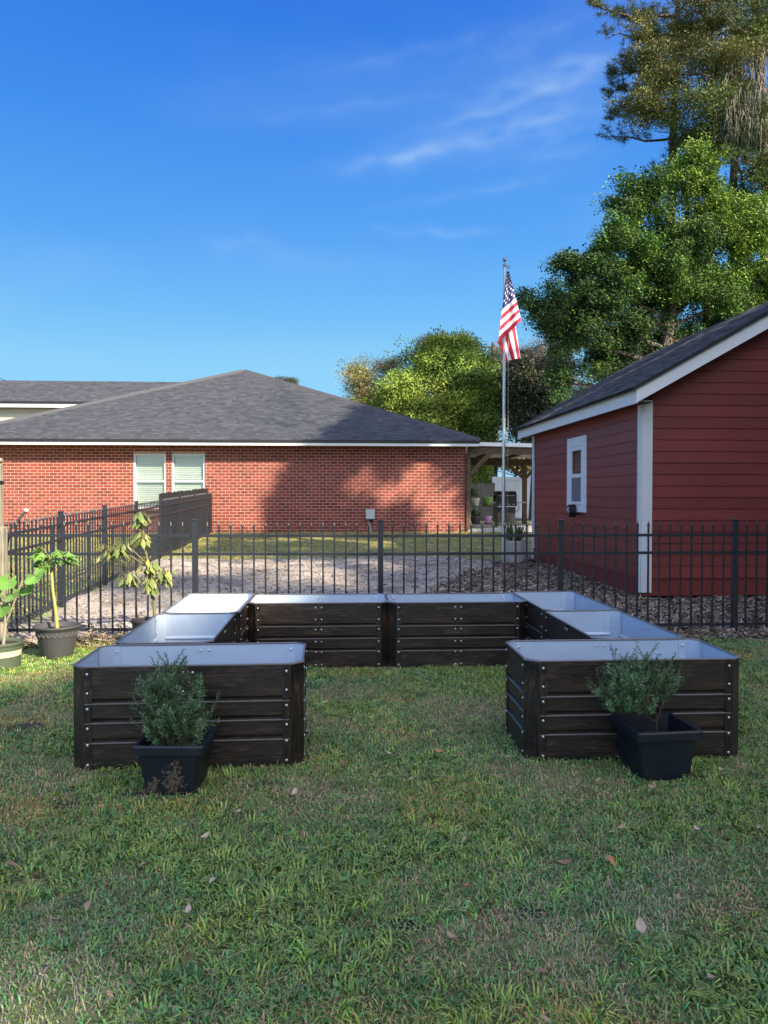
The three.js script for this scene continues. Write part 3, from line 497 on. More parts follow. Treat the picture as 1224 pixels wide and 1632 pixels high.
/* ------------------------------------------------------------------ raised planter beds */
function bedParts(t, L, W, H = 0.535) {
  const c = 0.06, grooves = [0.352, 0.252, 0.150];
  const prof = [[H, 0]]; for (const y of grooves) prof.push([y + 0.022, 0], [y + 0.006, -0.012], [y + 0.002, -0.012], [y - 0.007, 0]); prof.push([0, 0]);
  const sheet = (len, off, flip) => {    // panel facing +z, centred on x
    const tr = [], n = 10; for (let i = 0; i < prof.length - 1; i++) { const [ya, oa] = prof[i], [yb, ob] = prof[i + 1]; const q = [[-len / 2, ya, oa + off], [-len / 2, yb, ob + off], [len / 2, yb, ob + off], [len / 2, ya, oa + off]]; tr.push(...(flip ? quadT(...q.reverse()) : quadT(...q))); }
    const g = polyGeo(tr); return g;
  };
  const sides = [[0, W / 2, 0, L - 2 * c], [0, -W / 2, Math.PI, L - 2 * c], [L / 2, 0, Math.PI / 2, W - 2 * c], [-L / 2, 0, -Math.PI / 2, W - 2 * c]];
  const bolts = [], bg = new THREE.SphereGeometry(0.0075, 7, 4); bg.scale(1, 1, 0.6); const rimG = [];
  const rowsY = [0.50, 0.402, 0.322, 0.222, 0.137, 0.035];
  for (const [x, z, a, len] of sides) {
    const place = (g) => { g.rotateY(a); g.translate(x, 0, z); return g; };
    part(t, 'outer_panel', place(sheet(len, 0, false)), M.bedWood);
    part(t, 'groove_highlight', grooves.map((y) => place(bevelBox(len - 0.01, 0.0075, 0.007, 0.002, 0, y - 0.006, 0.001))), M.groove_highlight);  // pale added strips: worn print and sky glint of the groove lip as colour
    part(t, 'inner_panel', place(sheet(len, -0.004, true)), M.liner);
    rimG.push(place(bevelBox(len, 0.009, 0.012, 0.002, 0, H + 0.001, -0.002)));
    if (len > 0.8) {   // overlapping seam in the middle of a long side
      part(t, 'seam', place(box(0.003, H - 0.01, 0.003, 0.03, H / 2, 0.001)), M.black);
      for (const y of rowsY) for (const s of [-0.024, 0.024]) { const b = bg.clone(); b.translate(s, y, 0.002); bolts.push(place(b)); const b2 = bg.clone(); b2.translate(s, y, -0.006); bolts.push(place(b2)); }
    }
  }
  // corner pieces: a 45 degree face with a flange over each neighbouring panel
  for (const sx of [-1, 1]) for (const sz of [-1, 1]) {
    const fl = 0.042, o = 0.0035, pts = [[sx * (L / 2 - c - fl), sz * (W / 2 + o)], [sx * (L / 2 - c), sz * (W / 2 + o)], [sx * (L / 2 + o), sz * (W / 2 - c)], [sx * (L / 2 + o), sz * (W / 2 - c - fl)]];
    const ins = [[sx * (L / 2 - c - fl), sz * (W / 2 - 0.006)], [sx * (L / 2 - c - 0.002), sz * (W / 2 - 0.006)], [sx * (L / 2 - 0.006), sz * (W / 2 - c - 0.002)], [sx * (L / 2 - 0.006), sz * (W / 2 - c - fl)]];
    const strip = (p, flip) => { const tr = []; for (let i = 0; i < 3; i++) { const q = [[p[i][0], 0, p[i][1]], [p[i + 1][0], 0, p[i + 1][1]], [p[i + 1][0], H, p[i + 1][1]], [p[i][0], H, p[i][1]]]; tr.push(...(flip ? quadT(...q.reverse()) : quadT(...q))); } return polyGeo(tr); };
    const fl2 = sx * sz < 0;
    part(t, 'corner_post', [strip(pts, fl2), polyGeo([[0, 3], [2, 1]].flatMap(() => []).concat(...[0, 2].map((i) => quadT([pts[i + (i ? 1 : 0)][0], 0, pts[i + (i ? 1 : 0)][1]], [ins[i + (i ? 1 : 0)][0], 0, ins[i + (i ? 1 : 0)][1]], [ins[i + (i ? 1 : 0)][0], H, ins[i + (i ? 1 : 0)][1]], [pts[i + (i ? 1 : 0)][0], H, pts[i + (i ? 1 : 0)][1]]))))], M.bedPost);
    part(t, 'inner_corner', strip(ins, !fl2), M.liner);
    rimG.push(bar(V(pts[1][0], H + 0.001, pts[1][1]), V(pts[2][0], H + 0.001, pts[2][1]), 0.012, 0.009));
    for (const y of rowsY.slice(0)) {
      const b = bg.clone(); if (sz < 0) b.rotateY(Math.PI); b.translate(sx * (L / 2 - c - fl / 2), y, sz * (W / 2 + o + 0.002)); bolts.push(b);
      const b2 = bg.clone(); b2.rotateY(sx * Math.PI / 2); b2.translate(sx * (L / 2 + o + 0.002), y, sz * (W / 2 - c - fl / 2)); bolts.push(b2);
      const b3 = bg.clone(); b3.translate(sx * (L / 2 - c - fl / 2), y, sz * (W / 2 - 0.012)); bolts.push(b3);
    }
  }
  part(t, 'rim', rimG, M.rim);
  part(t, 'bolt', bolts, M.bolt, { kind: 'stuff' });
}
const BEDS = [   // [x0, x1, D0, D1, turn, label]
  [-1.343, -0.168, 3.985, 4.56, 0.012, 'dark wood look metal planter bed at front left, behind the bushy rosemary pot'],
  [-1.292, -0.735, 4.60, 5.735, 0, 'middle planter bed of the left arm, with shaded pale blue inside'],
  [-1.27, -0.715, 5.75, 6.885, 0, 'sunlit white lined planter bed at the far left corner of the group'],
  [-0.685, 0.435, 6.215, 6.80, -0.01, 'left one of the two planter beds across the back of the group'],
  [0.448, 1.57, 6.185, 6.765, -0.01, 'right one of the two planter beds across the back of the group'],
  [1.59, 2.155, 5.70, 6.835, 0, 'planter bed at the far right corner of the group, shaded blue inside'],
  [1.578, 2.143, 4.556, 5.69, 0, 'middle planter bed of the right arm, between the corner and the front bed'],
  [1.015, 2.19, 3.965, 4.54, -0.006, 'dark wood look metal planter bed at front right, behind the leaning rosemary pot'],
];
{
  let proto = null;
  for (const [x0, x1, D0, D1, a, label] of BEDS) {
    const cx = (x0 + x1) / 2, cz = -(D0 + D1) / 2, turn = (x1 - x0 > D1 - D0 ? 0 : Math.PI / 2) + a;
    let t;
    if (!proto) { t = thing('planter_bed', label, 'planter bed', [cx, -0.005, cz], turn, 'planter beds set in a U on the lawn'); bedParts(t, 1.135, 0.568); proto = t; }
    else { t = proto.clone(); t.name = numbered('planter_bed'); t.position.set(cx, -0.005, cz); t.rotation.y = turn; t.userData = { label, category: 'planter bed', group: 'planter beds set in a U on the lawn' }; scene.add(t); }
    t.scale.x = x1 - x0 > 1.16 ? 1.035 : 1;
  }
}

/* ------------------------------------------------------------------ pots with plants */
function rrLoft(levels, seg = 4) {     // rounded rectangles [y, halfW, halfD, r] lofted in order, open
  const ring = ([y, w, d, r]) => { const p = []; for (const [sx, sz, a0] of [[1, 1, 0], [-1, 1, 90], [-1, -1, 180], [1, -1, 270]]) for (let k = 0; k <= seg; k++) { const a = (a0 + 90 * k / seg) * Math.PI / 180; p.push([sx * (w - r) + Math.cos(a) * r, y, sz * (d - r) + Math.sin(a) * r]); } return p; };
  const rs = levels.map(ring), tr = [];
  for (let i = 0; i < rs.length - 1; i++) for (let k = 0; k < rs[i].length; k++) { const n = (k + 1) % rs[i].length; tr.push(...quadT(rs[i][n], rs[i][k], rs[i + 1][k], rs[i + 1][n])); }
  return polyGeo(tr);
}
function lathe(pts, seg = 36) { const g = new THREE.LatheGeometry(pts.map(([r, y]) => new THREE.Vector2(r, y)), seg); return g; }
const leafTri = (p, dir, side, L, W, fold = 0.2, droop = 0) => {   // folded leaf: base, two edges, tip
  const nrm = dir.clone().cross(side).normalize(), mid = p.clone().addScaledVector(dir, L * 0.45), tip = p.clone().addScaledVector(dir, L).addScaledVector(nrm, -droop * L), a = mid.clone().addScaledVector(side, W / 2).addScaledVector(nrm, fold * W), b = mid.clone().addScaledVector(side, -W / 2).addScaledVector(nrm, fold * W);
  mid.addScaledVector(nrm, droop * L * 0.1); return [p.toArray(), a.toArray(), mid.toArray(), p.toArray(), mid.toArray(), b.toArray(), a.toArray(), tip.toArray(), mid.toArray(), mid.toArray(), tip.toArray(), b.toArray()];
};
const rdir = () => { const z = R(-1, 1), a = R(0, 6.2832), r = Math.sqrt(1 - z * z); return V(r * Math.cos(a), z, r * Math.sin(a)); };
function plainGeo(tris, col) { const g = new THREE.BufferGeometry(); g.setAttribute('position', new THREE.BufferAttribute(new Float32Array(tris.flat()), 3)); g.computeVertexNormals(); g.setAttribute('uv', new THREE.BufferAttribute(new Float32Array(tris.length * 2), 2)); if (col) tint(g, ...col); return g; }

const potDark = (() => { const t = colorTex(256, 256, (u, v) => { const n = tn(u, v, 5, 5, 2) + 0.6 * tn(u, v, 14, 14, 5) + 0.4 * tn(u, v, 40, 40, 8); const d = smooth(0.12, 0.4, n); return [mix(0.007, 0.014, d), mix(0.011, 0.016, d), mix(0.019, 0.021, d)]; }); return mtl([1, 1, 1], 0.5, { map: t }); })();
function squarePot(t, h, wt, wb, mud) {
  part(t, 'pot', [rrLoft([[0, wb, wb, 0.025], [0.012, wb + 0.002, wb + 0.002, 0.025], [h * 0.8, wt - 0.022, wt - 0.022, 0.02], [h - 0.045, wt - 0.018, wt - 0.018, 0.02], [h - 0.043, wt - 0.002, wt - 0.002, 0.016], [h - 0.008, wt, wt, 0.016], [h, wt - 0.006, wt - 0.006, 0.016], [h - 0.002, wt - 0.022, wt - 0.022, 0.014], [h - 0.09, wt - 0.034, wt - 0.034, 0.012], [h - 0.092, wt - 0.046, wt - 0.046, 0.012], [h * 0.45, wt - 0.07, wt - 0.07, 0.012]])], potDark);
  part(t, 'soil', (() => { const g = new THREE.PlaneGeometry(2 * (wt - 0.05), 2 * (wt - 0.05), 12, 12); g.rotateX(-Math.PI / 2); const p = g.attributes.position; for (let i = 0; i < p.count; i++) p.setY(i, h * 0.56 + 0.012 * noise(p.getX(i) * 30, p.getZ(i) * 30)); g.computeVertexNormals(); return g; })(), M.soil);
  if (mud) { seed(52); const g = []; for (const [mx, my, rx, ry, n] of mud) for (let i = 0; i < n; i++) { const a = R(0, 6.28), r = Math.pow(rnd(), 0.9) * 1.35, x = mx + rx * r * Math.cos(a), y = my + ry * r * Math.sin(a); if (y < 0.006 || y > h * 0.7 || Math.abs(x) > mix(wb, wt - 0.022, y / (h * 0.8)) - 0.012 || noise(x * 40, y * 40, 3) < r - 1.05) continue; const s = new THREE.IcosahedronGeometry(R(0.002, 0.006), 0); s.scale(1, 1, 0.4); s.translate(x, y, mix(wb, wt - 0.022, y / (h * 0.8)) + 0.001); const k = R(0.6, 1.5); g.push(tint(uvm(s), 0.10 * k, 0.075 * k, 0.05 * k)); } part(t, 'dried_mud', g, mtl([1, 1, 1], 0.95, { vertexColors: true }), { kind: 'stuff' }); }
}
function rosemary(t, base, stems, col, u0 = 0.06) {   // stems: list of point lists; side sprigs with needles along them
  const wood = [], needles = [];
  const sprig = (pts, r, dens, nl) => {
    wood.push(tube(pts, pts.map((_, i) => mix(r, r * 0.45, i / (pts.length - 1))), 5));
    const curve = new THREE.CatmullRomCurve3(pts), L = curve.getLength(), n = Math.floor(L * dens);
    for (let i = 0; i < n; i++) {
      const u = (i + rnd()) / n; if (u < (r > 0.004 ? u0 : 0.06)) continue; const p = curve.getPoint(u), tg = curve.getTangent(u), sd = rdir().cross(tg).normalize(); const dir = sd.clone().multiplyScalar(1).addScaledVector(tg, R(0.35, 1.1)).normalize();
      const side = dir.clone().cross(tg).normalize(), l = nl * R(0.6, 1.15) * (u > 0.93 ? 0.7 : 1), w = R(0.0016, 0.0026), mid = p.clone().addScaledVector(dir, l * 0.5), k = R(0.65, 1.35) * (rnd() < 0.12 ? 1.5 : 1), tip = p.clone().addScaledVector(dir, l).add(V(0, l * R(-0.05, 0.15), 0));
      const a = mid.clone().addScaledVector(side, w), b = mid.clone().addScaledVector(side, -w); const c = [col[0] * k, col[1] * k, col[2] * k];
      needles.push([p.toArray(), a.toArray(), b.toArray(), c], [a.toArray(), tip.toArray(), b.toArray(), c]);
    }
  };
  for (const s of stems) {
    const main = s.map((q) => V(...q).add(base)); sprig(main, 0.006, 200, 0.022);
    const curve = new THREE.CatmullRomCurve3(main), L = curve.getLength();
    for (let i = 0; i < L / 0.021; i++) {
      const u = R(Math.max(0.3, u0 * 1.05), 1), p = curve.getPoint(u), tg = curve.getTangent(u); let d = rdir().cross(tg).normalize().addScaledVector(tg, 0.5); d.normalize(); d.y += 0.25; const l = R(0.04, 0.14) * (1.25 - 0.45 * u);
      sprig([p, p.clone().addScaledVector(d, l * 0.5), p.clone().addScaledVector(d, l).add(V(0, l * 0.35, 0))], 0.0022, 430, 0.026);
    }
  }
  part(t, 'stem', wood, mtl([0.09, 0.065, 0.045], 0.9));
  const g = plainGeo(needles.flatMap((n) => n.slice(0, 3))); const c = new Float32Array(needles.length * 9); needles.forEach((n, i) => { for (let k = 0; k < 3; k++) c.set(n[3], i * 9 + k * 3); }); g.setAttribute('color', new THREE.BufferAttribute(c, 3));
  part(t, 'foliage', g, M.leafV, { kind: 'stuff' });
}
{
  const t = thing('potted_rosemary', 'bushy upright rosemary in a muddy square black pot before the left front bed', 'potted plant', [-0.762, 0, -3.755], -0.075, 'square pots of rosemary');
  squarePot(t, 0.245, 0.168, 0.118, [[0.015, 0.065, 0.05, 0.07, 420], [-0.08, 0.033, 0.03, 0.045, 200], [0.03, 0.13, 0.02, 0.05, 70]]);
  seed(53);
  rosemary(t, V(-0.02, 0.14, 0.02), [
    [[0, 0, 0], [0.0, 0.12, 0.01], [0.015, 0.28, 0.02], [0.025, 0.475, 0.03]], [[0, 0, 0], [-0.03, 0.13, 0.03], [-0.06, 0.27, 0.03], [-0.075, 0.38, 0.02]],
    [[0, 0, 0], [0.05, 0.1, 0.03], [0.1, 0.2, 0.04], [0.15, 0.35, 0.04]], [[0, 0, 0], [0.06, 0.09, 0.05], [0.13, 0.16, 0.06], [0.2, 0.24, 0.06]],
    [[0, 0, 0], [-0.03, 0.08, 0.02], [-0.07, 0.13, 0.03], [-0.125, 0.21, 0.03]], [[0, 0, 0], [-0.04, 0.07, 0.03], [-0.07, 0.1, 0.05], [-0.095, 0.17, 0.05]],
    [[0, 0, 0], [0.02, 0.12, -0.04], [0.05, 0.25, -0.06], [0.07, 0.40, -0.05]], [[0, 0, 0], [-0.03, 0.12, -0.02], [-0.04, 0.25, -0.04], [-0.03, 0.42, -0.05]],
    [[0, 0, 0], [0.02, 0.09, 0.04], [0.04, 0.18, 0.06], [0.05, 0.3, 0.07]], [[0, 0, 0], [-0.03, 0.09, 0.04], [-0.05, 0.2, 0.06], [-0.05, 0.33, 0.06]], [[0, 0, 0], [0.03, 0.07, 0.04], [0.06, 0.11, 0.06], [0.09, 0.19, 0.07]],
    [[0, 0, 0], [0.0, 0.1, 0.05], [0.0, 0.24, 0.06], [0.0, 0.4, 0.07]], [[0, 0, 0], [-0.05, 0.1, 0.0], [-0.09, 0.22, 0.0], [-0.1, 0.31, 0.0]]], [0.105, 0.20, 0.075]);
}
{
  const t = thing('potted_rosemary', 'rosemary leaning left on a bare stem in a square black pot, right front', 'potted plant', [1.63, 0, -3.80], 0.06, 'square pots of rosemary');
  squarePot(t, 0.25, 0.172, 0.126);
  seed(54);
  const q = (x, y, z) => [x, y, z];
  rosemary(t, V(0.0, 0.14, 0.03), [
    [[0, 0, 0], [-0.01, 0.13, 0], [-0.1, 0.22, 0.0], [-0.21, 0.31, 0.02], [-0.25, 0.38, 0.02]], [[-0.01, 0.12, 0], [-0.06, 0.21, 0], [-0.11, 0.31, 0.02], [-0.12, 0.42, 0.02]],
    [[-0.01, 0.12, 0], [0.01, 0.2, 0.02], [0.03, 0.27, 0.03], [0.065, 0.345, 0.03]], [[-0.01, 0.14, 0], [-0.14, 0.21, 0.04], [-0.27, 0.26, 0.06], [-0.34, 0.32, 0.07]],
    [[-0.01, 0.14, 0], [-0.1, 0.22, 0.08], [-0.17, 0.28, 0.1], [-0.19, 0.37, 0.1]], [[-0.01, 0.13, 0], [-0.04, 0.21, 0.05], [-0.02, 0.3, 0.06], [0.0, 0.39, 0.06]],
    [[-0.01, 0.14, 0], [-0.1, 0.21, -0.05], [-0.15, 0.28, -0.07], [-0.15, 0.40, -0.06]], [[-0.01, 0.12, 0], [-0.12, 0.19, 0.03], [-0.24, 0.22, 0.05], [-0.31, 0.26, 0.06]], [[-0.01, 0.14, 0], [-0.07, 0.2, 0.1], [-0.12, 0.25, 0.13], [-0.14, 0.33, 0.14]],
    [[-0.01, 0.14, 0], [-0.08, 0.23, 0.03], [-0.1, 0.3, 0.06], [-0.07, 0.42, 0.07]]], [0.10, 0.20, 0.07], 0.42);
}
{   // papaya seedling
  const t = thing('potted_papaya', 'slim papaya with bare yellow stem in a round dark grey pot by the fence corner', 'potted plant', [-2.40, 0.0, -6.82], 0, 'round pots in the sun');
  part(t, 'pot', lathe([[0, 0.0], [0.118, 0], [0.125, 0.012], [0.168, 0.20], [0.176, 0.235], [0.172, 0.237], [0.196, 0.262], [0.199, 0.272], [0.195, 0.28], [0.18, 0.279], [0.165, 0.25], [0.15, 0.23], [0, 0.23]], 40), mtl([0.055, 0.056, 0.060], 0.55));
  const dg = []; for (let i = 0; i < 46; i++) { const a = i / 46 * 6.2832, b = box(0.006, 0.034, 0.006); b.rotateZ(i % 2 ? 0.5 : -0.5); b.translate(0, 0.208, 0.172); b.rotateX(0); b.rotateY(a); dg.push(b); }
  part(t, 'woven_band', [lathe([[0.1665, 0.186], [0.170, 0.190], [0.171, 0.193]], 40), lathe([[0.1745, 0.224], [0.177, 0.228], [0.178, 0.231]], 40), ...dg], mtl([0.10, 0.10, 0.105], 0.6));
  part(t, 'soil', (() => { const g = new THREE.CircleGeometry(0.16, 24); g.rotateX(-Math.PI / 2); g.translate(0, 0.238, 0); return g; })(), M.soil);
  const st = [V(0.0, 0.23, 0), V(-0.01, 0.38, 0), V(-0.035, 0.58, 0), V(-0.045, 0.76, 0), V(-0.05, 0.86, 0)];
  part(t, 'stem', tube(st, [0.017, 0.015, 0.013, 0.013, 0.012], 8), mtl([0.34, 0.33, 0.10], 0.6));
  seed(61); const stalks = [], top = V(-0.05, 0.84, 0);
  for (let i = 0; i < 16; i++) {
    const a = i / 16 * 6.28 * 2 + R(-0.2, 0.2), len = R(0.05, 0.19), out = V(Math.cos(a), 0, Math.sin(a) * 0.8), e = top.clone().add(V(0, R(-0.03, 0.03), 0)).addScaledVector(out, len).add(V(0, R(-0.02, 0.09), 0));
    stalks.push(tube([top.clone(), top.clone().lerp(e, 0.5).add(V(0, 0.03, 0)), e], [0.004, 0.003, 0.002], 5));
    const lf = []; for (let k = -3; k <= 3; k++) { const d = out.clone().applyAxisAngle(V(0, 1, 0), k * 0.42).add(V(0, R(-1.1, -0.45), 0)).normalize(); const side = d.clone().cross(V(0, 1, 0)).normalize(); const l = R(0.09, 0.14) * (1 - 0.1 * Math.abs(k)); lf.push(...leafTri(e, d, side, l, l * 0.42, 0.12, 0.1)); for (const s of [-1, 1]) { const m = e.clone().addScaledVector(d, l * 0.4); lf.push(...leafTri(m, d.clone().addScaledVector(side, s * 0.9).normalize(), side, l * 0.45, l * 0.2, 0.1)); } }
    const k = R(0.75, 1.35); part(t, 'leaf', plainGeo(lf, [0.13 * k, 0.29 * k, 0.03 * k]), M.leafT);
  }
  part(t, 'leaf_stalk', stalks, mtl([0.22, 0.28, 0.08], 0.6));
}
function lobed(p, dir, side, L, lobes = 5) {   // broad lobed leaf as a fan
  const nrm = dir.clone().cross(side).normalize(), tr = [], N = 42, pts = [];
  for (let i = 0; i <= N; i++) { const a = (i / N - 0.5) * 2 * 2.7, r = L * (0.56 + 0.3 * Math.pow(Math.abs(Math.cos(a * 1.5 * 1.0 + (Math.abs(a) > 0.52 ? Math.sign(a) * 1.5708 : 0))), 0.7) + 0.02 * Math.cos(a * 23)) * (1 - 0.16 * Math.abs(a) / 2.7), q = p.clone().addScaledVector(dir, L * 0.22 + Math.cos(a) * r * 0.8).addScaledVector(side, Math.sin(a) * r * 0.82); q.addScaledVector(nrm, -0.16 * r * Math.abs(Math.sin(a)) - 0.25 * Math.cos(a) * r * 0.5 + (i % 2 ? 0.035 : -0.02) * L); pts.push(q); }
  const c = p.clone().addScaledVector(dir, L * 0.22); for (let i = 0; i < N; i++) tr.push(c.toArray(), pts[i].toArray(), pts[i + 1].toArray()); return tr;
}
{   // fig at the left edge
  const t = thing('potted_fig', 'young fig with big lobed leaves in a green pot with a cream band', 'potted plant', [-2.72, 0, -6.42], 0, 'round pots in the sun');
  part(t, 'pot', lathe([[0, 0], [0.15, 0], [0.155, 0.01], [0.168, 0.19], [0.176, 0.192], [0.178, 0.215], [0.17, 0.217], [0.158, 0.19], [0, 0.18]], 36), mtl([0.07, 0.095, 0.06], 0.55));
  part(t, 'cream_band', lathe([[0.1628, 0.105], [0.1665, 0.15]], 36), mtl([0.55, 0.48, 0.33], 0.7, { side: THREE.DoubleSide }));
  part(t, 'soil', (() => { const g = new THREE.CircleGeometry(0.155, 24); g.rotateX(-Math.PI / 2); g.translate(0, 0.192, 0); return g; })(), M.soil);
  seed(63); const b = V(0.03, 0.18, 0), e = V(0.0, 0.62, 0.02), stems = [tube([b, V(0.05, 0.36, 0.0), V(0.03, 0.5, 0), e], [0.014, 0.012, 0.011, 0.009], 7), tube([V(0.05, 0.36, 0), V(0.12, 0.5, 0.03), V(0.2, 0.72, 0.03)], [0.009, 0.008, 0.006], 6), tube([V(0.05, 0.36, 0), V(-0.1, 0.5, 0.03), V(-0.18, 0.66, 0.03)], [0.009, 0.008, 0.006], 6)];
  for (const [x, y, z, L, tilt, dx] of [[0.29, 0.77, 0.04, 0.14, 0.5, 0.5], [0.12, 0.74, 0.08, 0.13, 0.9, -0.3], [0.03, 0.66, 0.10, 0.13, 0.6, -0.6], [0.14, 0.62, 0.09, 0.11, 0.4, 0.4], [0.2, 0.66, -0.02, 0.11, 0.5, 0.8], [-0.02, 0.56, 0.1, 0.12, 0.8, -0.5], [0.07, 0.52, 0.1, 0.12, 0.9, 0.1], [-0.12, 0.8, 0.06, 0.14, 0.6, -0.5], [-0.2, 0.68, 0.06, 0.13, 0.7, -0.8], [-0.14, 0.55, 0.1, 0.13, 0.9, -0.2]]) {
    const d = V(dx, -tilt, 0.55).normalize(), s = d.clone().cross(V(0, 0.3, 1)).normalize(); const p = V(x, y, z), k = R(0.8, 1.25);
    stems.push(tube([V(0.03 + x * 0.4, 0.5 + (y - 0.5) * 0.4, 0.01), p], [0.0035, 0.0025], 5));
    part(t, 'leaf', plainGeo(lobed(p, d, s, L * 1.02), [0.12 * k, 0.28 * k, 0.035 * k]), M.leafT);
  }
  part(t, 'stem', stems, mtl([0.30, 0.27, 0.20], 0.8));
}
{   // avocado with hanging leaves
  const t = thing('potted_avocado', 'leggy avocado tree with drooping yellow green leaves in a black nursery pot', 'potted plant', [-1.735, 0, -7.2], 0, 'round pots in the sun');
  part(t, 'pot', lathe([[0, 0], [0.10, 0], [0.105, 0.01], [0.125, 0.235], [0.132, 0.238], [0.132, 0.262], [0.122, 0.262], [0.115, 0.23], [0, 0.22]], 32), mtl([0.02, 0.02, 0.022], 0.5));
  part(t, 'soil', (() => { const g = new THREE.CircleGeometry(0.115, 20); g.rotateX(-Math.PI / 2); g.translate(0, 0.235, 0); return g; })(), M.soil);
  seed(65); const stem = [tube([V(0.08, 0.22, 0), V(0.075, 0.4, 0), V(0.05, 0.6, 0.01), V(0.02, 0.78, 0.0), V(-0.01, 1.0, 0), V(-0.045, 1.22, 0)], [0.016, 0.014, 0.011, 0.009, 0.007, 0.004], 7)];
  const tips = [[-0.05, 1.2, 0, 14, 0.12], [-0.03, 1.02, 0, 13, 0.12], [-0.3, 0.9, 0.02, 18, 0.18], [-0.2, 0.93, 0.03, 13, 0.16], [-0.14, 0.66, 0.05, 15, 0.14], [0.02, 0.78, 0.03, 17, 0.15], [0.12, 0.66, 0.03, 18, 0.16], [0.19, 0.68, 0.0, 13, 0.11], [0.05, 0.6, 0.06, 16, 0.14]];
  const root = (y) => V(mix(0.08, -0.045, (y - 0.22)), y, 0);
  for (const [x, y, z, n, sp] of tips) {
    const c = V(x, y, z); stem.push(tube([root(Math.max(0.45, y - 0.16)), root(y - 0.05).lerp(c, 0.6), c], [0.006, 0.005, 0.003], 5));
    for (let i = 0; i < n * 1.4; i++) {
      const a = R(0, 6.28), r = R(0.2, 1) * sp * 0.65, p = c.clone().add(V(Math.cos(a) * r, R(-0.05, 0.06), Math.sin(a) * r * 0.8)); const d = V(Math.cos(a) * 0.45, R(-1.3, -0.7), Math.sin(a) * 0.45).normalize(), side = V(-Math.sin(a), 0, Math.cos(a)).applyAxisAngle(d, R(-0.8, 0.8)); const L = R(0.075, 0.125);
      stem.push(tube([c.clone(), p], [0.002, 0.0018], 4)); const y1 = rnd(), col = y1 < 0.5 ? [0.25, 0.30, 0.07] : y1 < 0.75 ? [0.14, 0.21, 0.045] : y1 < 0.93 ? [0.36, 0.34, 0.14] : [0.30, 0.17, 0.08], k = R(0.8, 1.25);
      part(t, 'leaf', plainGeo(leafTri(p, d, side, L, L * 0.46, 0.15, 0.12), col.map((q) => q * k)), M.leafT);
    }
  }
  part(t, 'stem', stem, mtl([0.17, 0.15, 0.07], 0.8));
}
{   // weathered post at the left edge
  const t = thing('wooden_post', 'weathered square wooden post in two stacked lengths at the left edge', 'post', [-3.14, 0, -7.42], 0.05);
  part(t, 'upper_post', [bevelBox(0.09, 0.95, 0.09, 0.012, -0.01, 1.225, -0.0)], M.oldWood);
  part(t, 'cap', [bevelBox(0.10, 0.05, 0.10, 0.016, -0.01, 1.727, 0)], M.oldWood);
  part(t, 'lower_post', [bevelBox(0.135, 1.13, 0.12, 0.008, 0.0, 0.545, 0.02)], M.oldWood);
  part(t, 'strap', [box(0.094, 0.035, 0.094, -0.01, 1.52, 0)], M.black);
}
{   // garden spike light behind the fence corner
  const t = thing('garden_light', 'small white headed garden light on a bent dark rod by the left post', 'garden light', [0, 0, 0]);
  part(t, 'rod', tube([V(-3.42, 0.05, -8.2), V(-3.40, 0.75, -8.2), V(-3.36, 1.03, -8.2), V(-3.27, 1.15, -8.2), V(-3.2, 1.23, -8.2)], [0.012, 0.012, 0.012, 0.012, 0.014], 8), mtl([0.06, 0.06, 0.07], 0.5));
  const s = new THREE.SphereGeometry(0.024, 14, 10); s.scale(1.15, 0.9, 1); s.translate(-3.19, 1.245, -8.2); part(t, 'head', s, mtl([0.7, 0.62, 0.55], 0.4));
}

